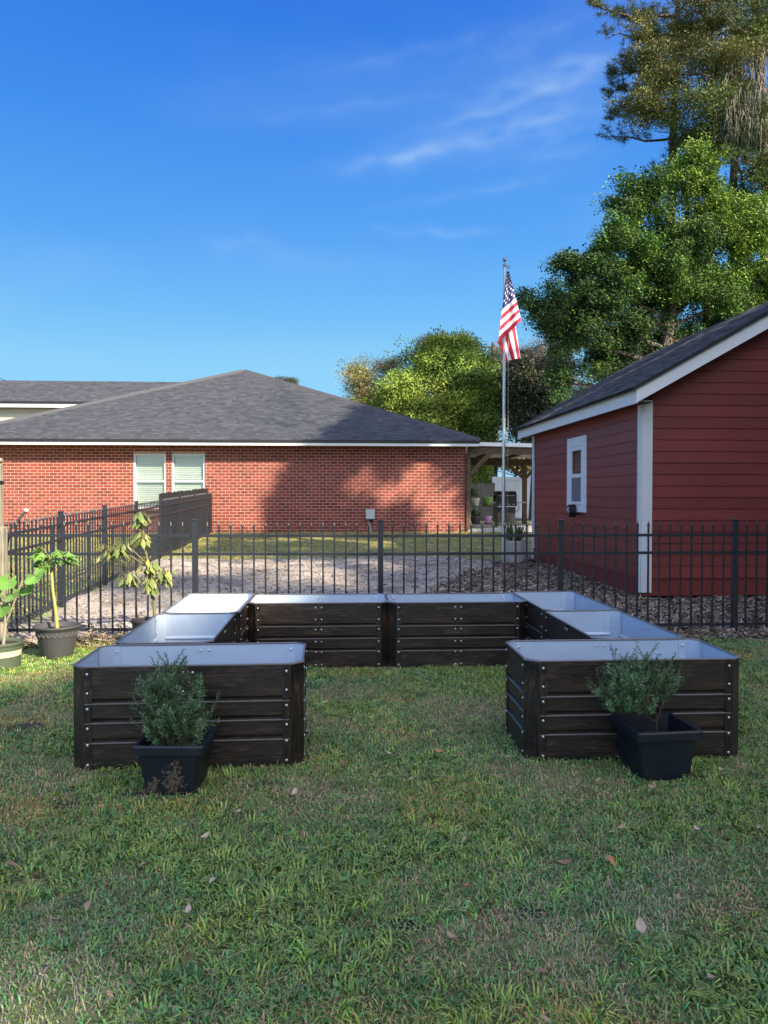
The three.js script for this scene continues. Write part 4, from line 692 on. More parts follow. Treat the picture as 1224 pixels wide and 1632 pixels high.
/* ------------------------------------------------------------------ flagpole and flag */
const FPZ = -14.3, FPX0 = 3.18;
{
  const gy = groundH(FPX0, FPZ), t = thing('flagpole', 'tall silver flagpole with round finial standing before the patio cover', 'flagpole', [FPX0, gy, FPZ]);
  const H = 5.66 - gy;
  part(t, 'pole', tube([V(0, -0.05, 0), V(0, 1.6, 0), V(0, 3.4, 0), V(0, H, 0)], [0.034, 0.032, 0.028, 0.024], 14), mtl([0.55, 0.55, 0.55], 0.32, { metalness: 0.75 }));
  for (const y of [1.0, 2.7]) part(t, 'collar', (() => { const g = new THREE.CylinderGeometry(0.037, 0.037, 0.05, 14); g.translate(0, y, 0); return g; })(), mtl([0.5, 0.5, 0.5], 0.35, { metalness: 0.7 }));
  part(t, 'truck', [(() => { const g = new THREE.CylinderGeometry(0.034, 0.028, 0.05, 12); g.translate(0, H + 0.02, 0); return g; })(), box(0.11, 0.018, 0.02, 0.04, H + 0.02, 0), (() => { const g = new THREE.TorusGeometry(0.022, 0.008, 6, 12); g.translate(0.085, H + 0.0, 0); return g; })()], mtl([0.3, 0.3, 0.3], 0.4, { metalness: 0.6 }));
  part(t, 'finial', (() => { const g = new THREE.SphereGeometry(0.037, 16, 12); g.translate(0, H + 0.13, 0); const c = new THREE.CylinderGeometry(0.008, 0.008, 0.1, 8); c.translate(0, H + 0.07, 0); return merge([g, c]); })(), mtl([0.30, 0.22, 0.20], 0.35, { metalness: 0.5 }));
  part(t, 'halyard', tube([V(0.07, 0.9, 0.01), V(0.075, 2.8, 0.015), V(0.085, H - 0.02, 0)], [0.003, 0.003, 0.003], 4), mtl([0.5, 0.5, 0.48], 0.8));
  // the print of the flag
  const W = 760, Hh = 400, cv = document.createElement('canvas'); cv.width = W; cv.height = Hh; const g = cv.getContext('2d');
  for (let i = 0; i < 13; i++) { g.fillStyle = i % 2 ? '#f2f0f4' : '#c01638'; g.fillRect(0, i * Hh / 13, W, Hh / 13 + 1); }
  const cw = W * 0.4, ch = Hh * 7 / 13; g.fillStyle = '#232a5c'; g.fillRect(0, 0, cw, ch); g.fillStyle = '#ffffff';
  for (let r = 0; r < 9; r++) for (let c = 0; c < (r % 2 ? 5 : 6); c++) { const x = cw * ((r % 2 ? 2 : 1) + 2 * c) / 12, y = ch * (r + 1) / 10; g.beginPath(); for (let k = 0; k < 10; k++) { const a = -Math.PI / 2 + k * Math.PI / 5, q = k % 2 ? 4.6 : 11.5; g[k ? 'lineTo' : 'moveTo'](x + Math.cos(a) * q, y + Math.sin(a) * q); } g.closePath(); g.fill(); }
  const ft = new THREE.CanvasTexture(cv); ft.colorSpace = THREE.SRGBColorSpace; ft.anisotropy = 8;
  const fm = new THREE.MeshPhysicalMaterial({ map: ft, roughness: 0.6, side: THREE.DoubleSide, sheen: 0.3, sheenRoughness: 0.5 });
  const flag = thing('flag', 'American flag hanging limp and folded from the top of the flagpole', 'flag', [FPX0, 0, FPZ + 0.06]);
  // hanging cloth: hoist part in front, fly part folded down behind it
  const q = (px, py) => { const p = P(px, py, 14.24); return [p.x - FPX0, p.y]; };
  const cloth = (tl, tr, bl, br, uvf, zf, n = 26, bulge = 0) => {
    const pos = [], uv = [], idx = []; const A = q(...tl), B = q(...tr), C = q(...bl), Dd = q(...br);
    for (let j = 0; j <= n; j++) for (let i = 0; i <= n; i++) { const s = i / n, t2 = j / n; const lx = mix(A[0], C[0], t2) , rx = mix(B[0], Dd[0], t2), ly = mix(A[1], C[1], t2), ry = mix(B[1], Dd[1], t2); pos.push(mix(lx, rx, s) + bulge * Math.sin(t2 * 3.14) * (s - 0.5), mix(ly, ry, s), zf(s, t2)); uv.push(...uvf(s, t2)); }
    for (let j = 0; j < n; j++) for (let i = 0; i < n; i++) { const a = j * (n + 1) + i; idx.push(a, a + n + 1, a + 1, a + 1, a + n + 1, a + n + 2); }
    const ge = new THREE.BufferGeometry(); ge.setAttribute('position', new THREE.Float32BufferAttribute(pos, 3)); ge.setAttribute('uv', new THREE.Float32BufferAttribute(uv, 2)); ge.setIndex(idx); ge.computeVertexNormals(); return ge;
  };
  part(flag, 'hoist_cloth', cloth([807, 433], [810.5, 433], [793.5, 546], [830.5, 511], (s, t2) => [0.03 + s * 0.2 + 0.04 * t2, 1 - t2], (s, t2) => 0.02 + (0.035 * Math.sin(s * 7 + t2 * 2.5) + 0.02 * Math.sin(s * 13 - t2 * 3)) * (0.2 + 0.8 * t2)), fm);
  part(flag, 'fly_cloth', cloth([794, 543], [822, 512], [807, 575], [831.5, 569], (s, t2) => [0.45 + 0.4 * t2 + 0.1 * s, 0.0 + s * 0.4], (s, t2) => -0.055 + (0.03 * Math.sin(s * 9 + 1 + t2 * 2)) * (0.3 + t2)), fm);
}

/* ------------------------------------------------------------------ patio things */
{
  const g = thing('gas_grill', 'black gas grill with side shelf standing under the patio cover', 'grill', [5.2, 0.445, -23.2]); g.scale.set(0.86, 0.95, 0.9);
  const lid = new THREE.CylinderGeometry(0.24, 0.24, 0.72, 20, 1, false, 0, Math.PI); lid.rotateZ(Math.PI / 2); lid.rotateY(0); lid.rotateX(0); lid.scale(1, 0.85, 1); lid.translate(0, 0.9, 0);
  part(g, 'lid', [box(0.74, 0.2, 0.44, 0, 0.88, 0), (() => { const c = new THREE.CylinderGeometry(0.22, 0.22, 0.74, 18); c.rotateZ(Math.PI / 2); c.scale(1, 0.6, 1); c.translate(0, 0.98, 0); return c; })()], M.black);
  part(g, 'lid_handle', [bar(V(-0.28, 0.98, 0.26), V(0.28, 0.98, 0.26), 0.025, 0.025), box(0.74, 0.018, 0.3, 0, 1.118, 0)], mtl([0.5, 0.5, 0.52], 0.3, { metalness: 0.8 }));
  part(g, 'firebox', [box(0.74, 0.14, 0.44, 0, 0.71, 0), box(0.74, 0.07, 0.04, 0, 0.7, 0.25)], mtl([0.03, 0.03, 0.03], 0.4));
  for (const x of [-0.24, -0.08, 0.08, 0.24]) part(g, 'knob', (() => { const c = new THREE.CylinderGeometry(0.024, 0.024, 0.03, 12); c.rotateX(Math.PI / 2); c.translate(x, 0.7, 0.285); return c; })(), mtl([0.5, 0.5, 0.5], 0.35, { metalness: 0.6 }));
  for (const s of [-1, 1]) part(g, 'side_shelf', box(0.34, 0.035, 0.4, s * 0.545, 0.76, 0), mtl([0.4, 0.4, 0.42], 0.4, { metalness: 0.4 }));
  part(g, 'cabinet', [box(0.66, 0.5, 0.4, 0, 0.36, 0), box(0.3, 0.44, 0.012, -0.16, 0.36, 0.207), box(0.3, 0.44, 0.012, 0.16, 0.36, 0.207)], M.black);
  for (const [x, z] of [[-0.28, 0.16], [0.28, 0.16], [-0.28, -0.16], [0.28, -0.16]]) part(g, 'wheel', (() => { const c = new THREE.CylinderGeometry(0.055, 0.055, 0.04, 16); c.rotateZ(Math.PI / 2); c.translate(x, 0.055, z); return c; })(), M.dark);
  part(g, 'gas_hose', tube([V(0.45, 0.74, 0.1), V(0.48, 0.6, 0.14), V(0.42, 0.5, 0.18), V(0.36, 0.46, 0.16)], [0.01, 0.01, 0.01, 0.01], 6), M.black);
  const tb = thing('plant_table', 'low black metal table holding pots beside the house corner', 'table', [4.26, 0.445, -22.2]);
  part(tb, 'top', box(0.9, 0.03, 0.4, 0, 0.62, 0), M.black); part(tb, 'shelf', box(0.86, 0.02, 0.36, 0, 0.12, 0), M.black);
  for (const [x, z] of [[-0.42, 0.17], [0.42, 0.17], [-0.42, -0.17], [0.42, -0.17]]) part(tb, 'leg', box(0.03, 0.605, 0.03, x, 0.3025, z), M.black);
  seed(71);
  const pot = (name, label, x, y, z, r, h, col, plant) => { const t = thing(name, label, 'flower pot', [x, y, z], 0, 'pots on the patio'); part(t, 'pot', lathe([[0, 0], [r * 0.72, 0], [r * 0.95, h * 0.85], [r, h * 0.86], [r, h], [r * 0.9, h], [r * 0.85, h * 0.85], [0, h * 0.84]], 24), mtl(col, 0.5)); part(t, 'soil', (() => { const c = new THREE.CircleGeometry(r * 0.86, 18); c.rotateX(-Math.PI / 2); c.translate(0, h * 0.87, 0); return c; })(), M.soil); if (plant) { const tr = []; for (let i = 0; i < plant.n; i++) { const a = R(0, 6.28), d = V(Math.cos(a) * R(0.2, 1), R(0.5, 1.4), Math.sin(a) * R(0.2, 1)).normalize(), p = V(Math.cos(a) * r * 0.5 * rnd(), h * 0.9 + plant.h * 0.4 * rnd(), Math.sin(a) * r * 0.5 * rnd()); tr.push(...leafTri(p, d, d.clone().cross(V(0, 1, 0)).normalize(), plant.h * R(0.5, 1), plant.w, 0.1, plant.dr)); } part(t, 'foliage', plainGeo(tr), mtl(plant.c, 0.6, { side: THREE.DoubleSide }), { kind: 'stuff' }); } return t; };
  pot('flower_pot', 'white round pot with strappy grey green leaves on the black table', 4.10, 1.08, -22.15, 0.125, 0.22, [0.6, 0.56, 0.48], { n: 60, h: 0.3, w: 0.02, c: [0.12, 0.17, 0.09], dr: 0.4 });
  pot('flower_pot', 'wide light green pot on the black table before the grill', 4.46, 1.08, -22.2, 0.165, 0.25, [0.13, 0.24, 0.05]);
  pot('flower_pot', 'small pink pot on the shelf under the black table', 4.46, 0.577, -22.12, 0.11, 0.21, [0.55, 0.28, 0.48]);
  pot('flower_pot', 'dark pot with a bushy dark green plant beside the house corner post', 3.92, 1.08, -22.35, 0.11, 0.2, [0.04, 0.04, 0.045], { n: 120, h: 0.34, w: 0.09, c: [0.03, 0.055, 0.025], dr: 0.1 });
  pot('flower_pot', 'dark pot of small mixed leaves on the lower shelf of the table', 4.1, 0.577, -22.1, 0.16, 0.2, [0.05, 0.05, 0.055], { n: 140, h: 0.22, w: 0.05, c: [0.06, 0.08, 0.06], dr: 0.2 });
  // sword leaved plant in a ribbed pot behind the fence
  const ap = P(824, 886, 13.6), t = thing('potted_yucca', 'spiky sword leaved plant in a tall ribbed grey white pot by the shed corner', 'potted plant', [3.45, groundH(3.45, -14.6), -14.6]);
  const ribs = [lathe([[0, 0], [0.15, 0], [0.17, 0.04], [0.22, 0.42], [0.215, 0.44], [0.19, 0.44], [0.18, 0.38], [0, 0.36]], 40)];
  for (let i = 0; i < 20; i++) { const a = i / 20 * 6.28; ribs.push(bar(V(Math.cos(a) * 0.17, 0.03, Math.sin(a) * 0.17), V(Math.cos(a) * 0.219, 0.41, Math.sin(a) * 0.219), 0.022, 0.014)); }
  part(t, 'pot', ribs, mtl([0.44, 0.43, 0.40], 0.7)); part(t, 'soil', (() => { const c = new THREE.CircleGeometry(0.18, 20); c.rotateX(-Math.PI / 2); c.translate(0, 0.39, 0); return c; })(), M.soil);
  for (let i = 0; i < 46; i++) { const a = R(0, 6.28), d = V(Math.cos(a) * R(0.1, 0.85), 1, Math.sin(a) * R(0.1, 0.85)).normalize(), p = V(Math.cos(a) * 0.07, 0.38, Math.sin(a) * 0.07), s = d.clone().cross(V(0, 1, 0)).normalize(), L = R(0.28, 0.52), k = R(0.7, 1.3); const tr = leafTri(p, d, s, L, R(0.035, 0.05), 0.3, R(0, 0.12)); part(t, i ? 'leaf_' + String(i).padStart(3, '0') : 'leaf', plainGeo(tr), mtl([0.06 * k, 0.115 * k, 0.045 * k], 0.5, { side: THREE.DoubleSide })); }
  // fences behind the patio
  const vf = thing('vinyl_fence', 'white vinyl panel fence glimpsed behind the grill under the patio cover', 'fence', [0, 0, 0]);
  const vb = bevelBox(0.17, 1.72, 0.03, 0.004, 0, 0.86, 0); for (let x = 6.8, i = 0; x < 13; x += 0.174, i++) { const b = part(vf, i ? 'plank_' + String(i).padStart(3, '0') : 'plank', vb, M.vinyl); b.position.set(x, 0.38, -32); }
  for (const h of [0.47, 2.08]) part(vf, 'rail', box(6.3, 0.13, 0.06, 9.85, h, -31.98), M.vinyl);
  for (const x of [6.68, 9.1, 11.5]) part(vf, 'post', bevelBox(0.13, 1.78, 0.13, 0.01, x, 1.27, -32), M.vinyl);
  const wf = thing('wooden_fence', 'weathered grey wooden fence behind the pots, left of the white vinyl fence', 'fence', [0, 0, 0]); seed(72);
  const wb = bevelBox(0.138, 1.5, 0.02, 0.003, 0, 0.75, 0); for (let x = 3.4, i = 0; x < 6.6; x += 0.145, i++) { const b = part(wf, i ? 'board_' + String(i).padStart(3, '0') : 'board', wb, M.greyWood); b.position.set(x, 0.37 + R(-0.02, 0.03), -31.6 + R(-0.005, 0.005)); }
  for (const h of [0.7, 1.5]) part(wf, 'rail', box(3.3, 0.09, 0.04, 5.0, h, -31.64), M.greyWood);
}
meshTop('power_line', tube([P(-60, 588, 30), P(0, 603, 29), P(34, 615, 28.4)], [0.012, 0.012, 0.012], 5), M.dark, 'thin dark overhead power line reaching the left rear roof', 'cable');

/* ------------------------------------------------------------------ trees */
function leafCluster(k, spread, L, W, o = {}) {
  const tr = []; for (let i = 0; i < k; i++) { const p = rdir().multiplyScalar(spread * Math.cbrt(rnd())); p.y *= o.flat ?? 0.75; const d = rdir(); d.y = d.y * 0.6 - (o.hang ?? 0.15); d.normalize(); let s = d.clone().cross(V(R(-0.5, 0.5), 1, R(-0.5, 0.5))).normalize(); const l = L * R(0.65, 1.2), w = W * R(0.7, 1.2); const n = d.clone().cross(s), mid = p.clone().addScaledVector(d, l * 0.5), a = mid.clone().addScaledVector(s, w / 2).addScaledVector(n, w * 0.15), b = mid.clone().addScaledVector(s, -w / 2).addScaledVector(n, w * 0.15), tp = p.clone().addScaledVector(d, l); tr.push(p.toArray(), a.toArray(), tp.toArray(), p.toArray(), tp.toArray(), b.toArray()); }
  return plainGeo(tr);
}
function needleTuft(k, L, w) { const tr = []; for (let i = 0; i < k; i++) { const d = rdir(); d.y = d.y * 0.75 + 0.15; d.normalize(); const s = d.clone().cross(rdir()).normalize().multiplyScalar(w), p = d.clone().multiplyScalar(0.02), t = d.clone().multiplyScalar(L * R(0.7, 1.1)); tr.push(p.clone().add(s).toArray(), t.toArray(), p.clone().sub(s).toArray()); } return plainGeo(tr); }
const sunSide = SUN.clone();
function instanced(parent, name, geo, mat, mats, cols) { const im = new THREE.InstancedMesh(geo, mat, mats.length); mats.forEach((m, i) => { im.setMatrixAt(i, m); im.setColorAt(i, cols[i]); }); im.name = name; im.castShadow = im.receiveShadow = true; im.userData.kind = 'stuff'; parent.add(im); return im; }
// lobes: [x, y, z, rx, ry, rz, colour index]
function tree(name, label, o) {
  seed(o.seed); const t = thing(name, label, 'tree', [0, 0, 0], 0, o.group);
  const trunkPts = o.trunk.map((p) => V(p[0], p[1], p[2])), trunkR = o.trunk.map((p) => p[3]); const wood = [tube(trunkPts, trunkR, 9)];
  for (const tr2 of o.moreTrunks ?? []) wood.push(tube(tr2.map((p) => V(p[0], p[1], p[2])), tr2.map((p) => p[3]), 8));
  const curve = new THREE.CatmullRomCurve3(trunkPts);
  const C = o.cols, mats = C.map(() => []), cols = C.map(() => []); const tot = o.lobes.reduce((s, l) => s + Math.pow(l[3] * l[4] * l[5], 0.67), 0);
  for (const l of o.lobes) {
    const c = V(l[0], l[1], l[2]); let u0 = clamp((c.y - l[4] * 0.9 - trunkPts[0].y) / (trunkPts.at(-1).y - trunkPts[0].y), 0.25, 0.97); const s = curve.getPoint(u0), br = mix(trunkR[0], trunkR.at(-1), u0) * 0.5;
    const m = s.clone().lerp(c, 0.5).add(V(R(-0.2, 0.2), l[4] * 0.12, R(-0.2, 0.2))); if (!o.noLimbs) wood.push(tube([s, m, c], [br, br * 0.7, br * 0.3], 6));
    const n = Math.round(o.n * Math.pow(l[3] * l[4] * l[5], 0.67) / tot), nb = Math.max(5, Math.round(n / (o.per ?? 26))), ends = [];
    for (let i = 0; i < nb; i++) { const d = rdir(), r = R(0.45, 1.08) ; const e = c.clone().add(V(d.x * l[3] * r, d.y * l[4] * r, d.z * l[5] * r)); ends.push([e, R(0.14, 0.3)]); if (!o.noLimbs && rnd() < (o.twig ?? 0.25)) { wood.push(tube([c.clone().lerp(s, 0.3), c.clone().lerp(e, 0.5).add(V(R(-0.1, 0.1), R(-0.1, 0.15), R(-0.1, 0.1))), e], [br * 0.3, br * 0.2, 0.008], 4)); } }
    const lr = Math.cbrt(l[3] * l[4] * l[5]), gs = () => (rnd() + rnd() + rnd() - 1.5) * 1.2;
    for (let i = 0; i < n; i++) {
      const [e, w] = ends[i % nb], ww = w * lr * (o.loose ?? 1.3); const p = (o.keep ? e.clone() : c.clone().lerp(e, R(0.55, 1.12))).add(V(gs() * ww, gs() * ww * 0.5, gs() * ww));
      if (o.keep && !o.keep(p)) continue;
      const q = new THREE.Quaternion().setFromEuler(new THREE.Euler(R(-0.4, 0.4), R(0, 6.28), R(-0.4, 0.4))), sc = R(0.55, 1.35);
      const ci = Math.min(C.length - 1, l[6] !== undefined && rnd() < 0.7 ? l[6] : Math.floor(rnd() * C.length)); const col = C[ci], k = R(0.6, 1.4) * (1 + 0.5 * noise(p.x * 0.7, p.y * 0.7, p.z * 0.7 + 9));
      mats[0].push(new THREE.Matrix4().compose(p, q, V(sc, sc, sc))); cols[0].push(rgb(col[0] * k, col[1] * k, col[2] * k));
    }
  }
  part(t, 'trunk', wood, o.bark ?? M.bark);
  instanced(t, 'crown', o.geo, o.mat ?? M.crown, mats[0], cols[0]);
  return t;
}
seed(80);
const CL = { oak: leafCluster(34, 0.32, 0.095, 0.05), far: leafCluster(36, 0.4, 0.11, 0.06), big: leafCluster(22, 0.42, 0.26, 0.15), sparse: leafCluster(24, 0.42, 0.08, 0.04), hedge: leafCluster(30, 0.42, 0.13, 0.065) };
const lobe = (px, py, D, rx, ry, rz = null, ci) => { const p = P(px, py, D), k = D / FPX; return [p.x, p.y, p.z, rx * k, ry * k, (rz ?? (rx + ry) / 2) * k, ci]; };
const green = [[0.032, 0.085, 0.016], [0.075, 0.165, 0.022], [0.17, 0.28, 0.03]];  // dark to bright greens; lobes pick them to paint shaded and sunlit sides
// big green tree right of the flag
{
  const b = P(1060, 640, 24); const g0 = 0.3;
  tree('leafy_tree', 'big dark green leafy tree rising above the shed roof, right of the flag', { seed: 91, n: 8200, geo: CL.oak, cols: green, loose: 1.0, per: 22, gap: -0.13, gapF: 0.75, twig: 0.35,
    trunk: [[b.x, g0, b.z, 0.27], [b.x + 0.1, 3, b.z, 0.22], [b.x, 6, b.z, 0.17], [b.x + 0.5, 9, b.z, 0.1], [b.x + 0.8, 11.5, b.z, 0.04]],
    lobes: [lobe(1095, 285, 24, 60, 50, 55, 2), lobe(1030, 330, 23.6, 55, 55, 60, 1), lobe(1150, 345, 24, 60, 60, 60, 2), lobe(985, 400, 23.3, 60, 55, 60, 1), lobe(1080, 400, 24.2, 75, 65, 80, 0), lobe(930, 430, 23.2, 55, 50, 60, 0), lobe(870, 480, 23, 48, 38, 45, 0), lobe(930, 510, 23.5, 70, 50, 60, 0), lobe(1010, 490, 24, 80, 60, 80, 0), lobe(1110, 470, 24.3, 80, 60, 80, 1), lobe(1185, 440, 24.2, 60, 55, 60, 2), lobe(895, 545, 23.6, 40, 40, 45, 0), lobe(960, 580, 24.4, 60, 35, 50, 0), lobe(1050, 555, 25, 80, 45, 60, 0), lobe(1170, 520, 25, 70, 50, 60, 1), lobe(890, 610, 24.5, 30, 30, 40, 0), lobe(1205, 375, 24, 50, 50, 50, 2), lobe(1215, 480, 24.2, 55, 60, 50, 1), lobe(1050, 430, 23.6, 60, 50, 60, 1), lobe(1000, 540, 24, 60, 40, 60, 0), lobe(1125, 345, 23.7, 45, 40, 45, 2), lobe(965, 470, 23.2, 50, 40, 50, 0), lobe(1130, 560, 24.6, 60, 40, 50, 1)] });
}
// trees behind the house roof
{
  const k = (x, y, D) => P(x, y, D);
  const base = (px, D, r) => { const p = P(px, 760, D); return [p.x, 0.35, p.z, r]; };
  const tk = (px, D, r, topY) => { const p = P(px, topY, D), b = base(px, D, r); return [b, [mix(b[0], p.x, 0.5) + 0.15, p.y * 0.5, b[2], r * 0.75], [p.x, p.y, b[2], r * 0.25]]; };
  tree('broad_tree', 'round bright green tree beyond the right end of the brick house roof', { seed: 92, n: 4200, geo: CL.far, cols: [[0.11, 0.19, 0.026], [0.20, 0.30, 0.035], [0.30, 0.37, 0.05]], loose: 1.5, twig: 0.35, trunk: tk(705, 33, 0.26, 590),
    lobes: [lobe(690, 585, 33, 60, 42, 60, 1), lobe(645, 625, 32, 45, 40, 50, 1), lobe(740, 610, 32.5, 60, 45, 60, 0), lobe(700, 660, 31.5, 60, 40, 50, 2), lobe(775, 650, 32, 45, 45, 50, 0), lobe(640, 672, 32, 30, 25, 40, 2), lobe(760, 700, 32.5, 50, 30, 40, 0), lobe(720, 560, 33.5, 40, 25, 40, 2)] });
  tree('thin_tree', 'thin tan and yellow leaved tree at the left of the clump behind the roof', { seed: 93, n: 1500, geo: CL.sparse, cols: [[0.26, 0.24, 0.07], [0.30, 0.22, 0.10], [0.22, 0.27, 0.05]], gap: -0.06, gapF: 0.9, twig: 0.35, trunk: tk(585, 35, 0.16, 600), lobes: [lobe(575, 600, 35, 33, 28, 35, 0), lobe(600, 625, 35, 40, 30, 40, 1), lobe(565, 645, 34.6, 25, 25, 30, 2), lobe(615, 590, 35.5, 25, 18, 30, 1), lobe(590, 655, 34.6, 28, 20, 30, 2)] });
  tree('thin_tree', 'bare topped brownish tree with sparse new leaves directly behind the flag', { seed: 94, n: 1500, geo: CL.sparse, cols: [[0.20, 0.14, 0.07], [0.24, 0.17, 0.09], [0.14, 0.15, 0.06]], gap: -0.05, gapF: 0.9, twig: 0.35, trunk: tk(785, 36, 0.2, 545), lobes: [lobe(780, 575, 36, 38, 35, 35, 1), lobe(745, 560, 36.5, 22, 18, 25, 0), lobe(800, 610, 36, 35, 40, 35, 0), lobe(850, 570, 37, 35, 35, 35, 1), lobe(690, 545, 37, 30, 16, 25, 1)] });
  tree('glossy_tree', 'dark glossy leaved tree between the flagpole and the shed roof', { seed: 95, n: 2600, geo: CL.far, cols: [[0.05, 0.068, 0.03], [0.10, 0.105, 0.05], [0.22, 0.19, 0.11]], mat: mtl([1, 1, 1], 0.32, { side: THREE.DoubleSide }), gap: -0.1, gapF: 0.9, twig: 0.35, trunk: tk(850, 31, 0.2, 560), lobes: [lobe(850, 620, 31, 42, 45, 45, 0), lobe(845, 665, 30.6, 42, 35, 45, 0), lobe(885, 600, 31.5, 28, 40, 40, 2), lobe(865, 700, 30.5, 40, 25, 40, 1), lobe(830, 590, 31.5, 22, 25, 30, 1)] });
  tree('distant_tree', 'tip of a distant pine peeping over the roof right of its peak', { seed: 96, n: 220, geo: CL.far, cols: [[0.05, 0.07, 0.04]], gap: -0.3, trunk: tk(462, 70, 0.2, 605), lobes: [lobe(462, 612, 70, 22, 9, 20, 0), lobe(445, 606, 70, 8, 4, 10, 0)] });
  tree('distant_tree', 'tiny sparse treetop peeping over the roof left of its peak', { seed: 97, n: 60, geo: CL.sparse, cols: [[0.10, 0.08, 0.05]], gap: -0.3, twig: 0.9, trunk: tk(252, 60, 0.12, 615), lobes: [lobe(252, 619, 60, 10, 6, 10, 0)] });
}
// shrubs seen under the patio cover and the green mass behind
{
  const shrub = (label, sd, cols, lobes, n, gap = -0.2) => { const l0 = lobes[0]; const t = tree('shrub', label, { seed: sd, n, geo: CL.hedge, cols, gap, gapF: 1.1, noLimbs: false, twig: 0.35, trunk: [[l0[0], 0.3, l0[2], 0.08], [l0[0] + 0.1, l0[1] * 0.6, l0[2], 0.06], [l0[0], l0[1], l0[2], 0.02]], lobes }); t.userData.category = 'shrub'; };
  shrub('bright yellow green shrub above the grey wooden fence under the patio cover', 98, [[0.3, 0.38, 0.05], [0.2, 0.3, 0.04]], [lobe(765, 755, 33, 24, 22, 24, 0), lobe(752, 775, 32.6, 18, 18, 20, 1), lobe(775, 775, 32.8, 14, 14, 20, 0)], 420);
  shrub('dark green hedge shrub behind the white vinyl fence', 99, [[0.05, 0.075, 0.025], [0.13, 0.15, 0.05]], [lobe(820, 740, 35, 50, 26, 30, 1), lobe(780, 735, 35.5, 40, 26, 30, 0), lobe(870, 725, 35, 40, 40, 30, 0), lobe(730, 735, 36, 30, 30, 30, 0)], 1200);
  shrub('far dark green woodland shrubs beyond the shed roof', 100, [[0.03, 0.06, 0.02], [0.05, 0.09, 0.025]], [lobe(930, 660, 40, 60, 70, 60, 0), lobe(1010, 640, 42, 70, 60, 60, 1), lobe(1100, 600, 44, 80, 70, 60, 0), lobe(1190, 560, 44, 70, 90, 60, 0)], 1500, -0.1);
}
// tall pines on the right
function pine(label, sd, trunk, branches, geo, cols, extra) {
  seed(sd); const t = thing('pine_tree', label, 'tree', [0, 0, 0]); const tp = trunk.map((p) => V(...p.slice(0, 3))), wood = [tube(tp, trunk.map((p) => p[3]), 10)], mats = [], cl = [];
  const curve = new THREE.CatmullRomCurve3(tp), y0 = tp[0].y, y1 = tp.at(-1).y;
  for (const [y, az, len, rise, dense] of branches) {
    const u = clamp((y - y0) / (y1 - y0), 0, 1), s = curve.getPoint(u), d = V(Math.cos(az), 0, Math.sin(az)); const pts = []; for (let i = 0; i <= 5; i++) { const q = i / 5; pts.push(s.clone().addScaledVector(d, len * q).add(V(R(-0.08, 0.08) * len * q, rise * len * q * q - 0.06 * len * q + R(-0.03, 0.03) * len, R(-0.08, 0.08) * len * q))); }
    const br = 0.02 + 0.014 * len; wood.push(tube(pts, pts.map((_, i) => mix(br, 0.012, i / 5)), 6)); const bc = new THREE.CatmullRomCurve3(pts);
    const n = Math.round(len * (dense ?? 7));
    for (let i = 0; i < n; i++) {
      const q = R(0.25, 1), p = bc.getPoint(q), tg = bc.getTangent(q), dd = rdir().multiplyScalar(0.9).addScaledVector(tg, 0.9).add(V(0, 0.35, 0)).normalize(), l = R(0.2, 0.75) * (1.15 - 0.5 * q), e = p.clone().addScaledVector(dd, l).add(V(0, 0.08, 0));
      wood.push(tube([p, p.clone().lerp(e, 0.5).add(V(0, -0.03, 0)), e], [0.014, 0.010, 0.007], 4));
      for (let m = 0; m < 3; m++) { const w = p.clone().lerp(e, 1 - m * 0.3).add(V(R(-0.06, 0.06), R(-0.04, 0.06), R(-0.06, 0.06))); const sc = R(0.75, 1.15), k = R(0.6, 1.4), c = pick(cols); mats.push(new THREE.Matrix4().compose(w, new THREE.Quaternion().setFromEuler(new THREE.Euler(R(-0.5, 0.5), R(0, 6.28), R(-0.5, 0.5))), V(sc, sc, sc))); cl.push(rgb(c[0] * k, c[1] * k, c[2] * k)); }
    }
  }
  part(t, 'trunk', wood, M.pineBark); instanced(t, 'crown', geo, M.leaf, mats, cl); return t;
}
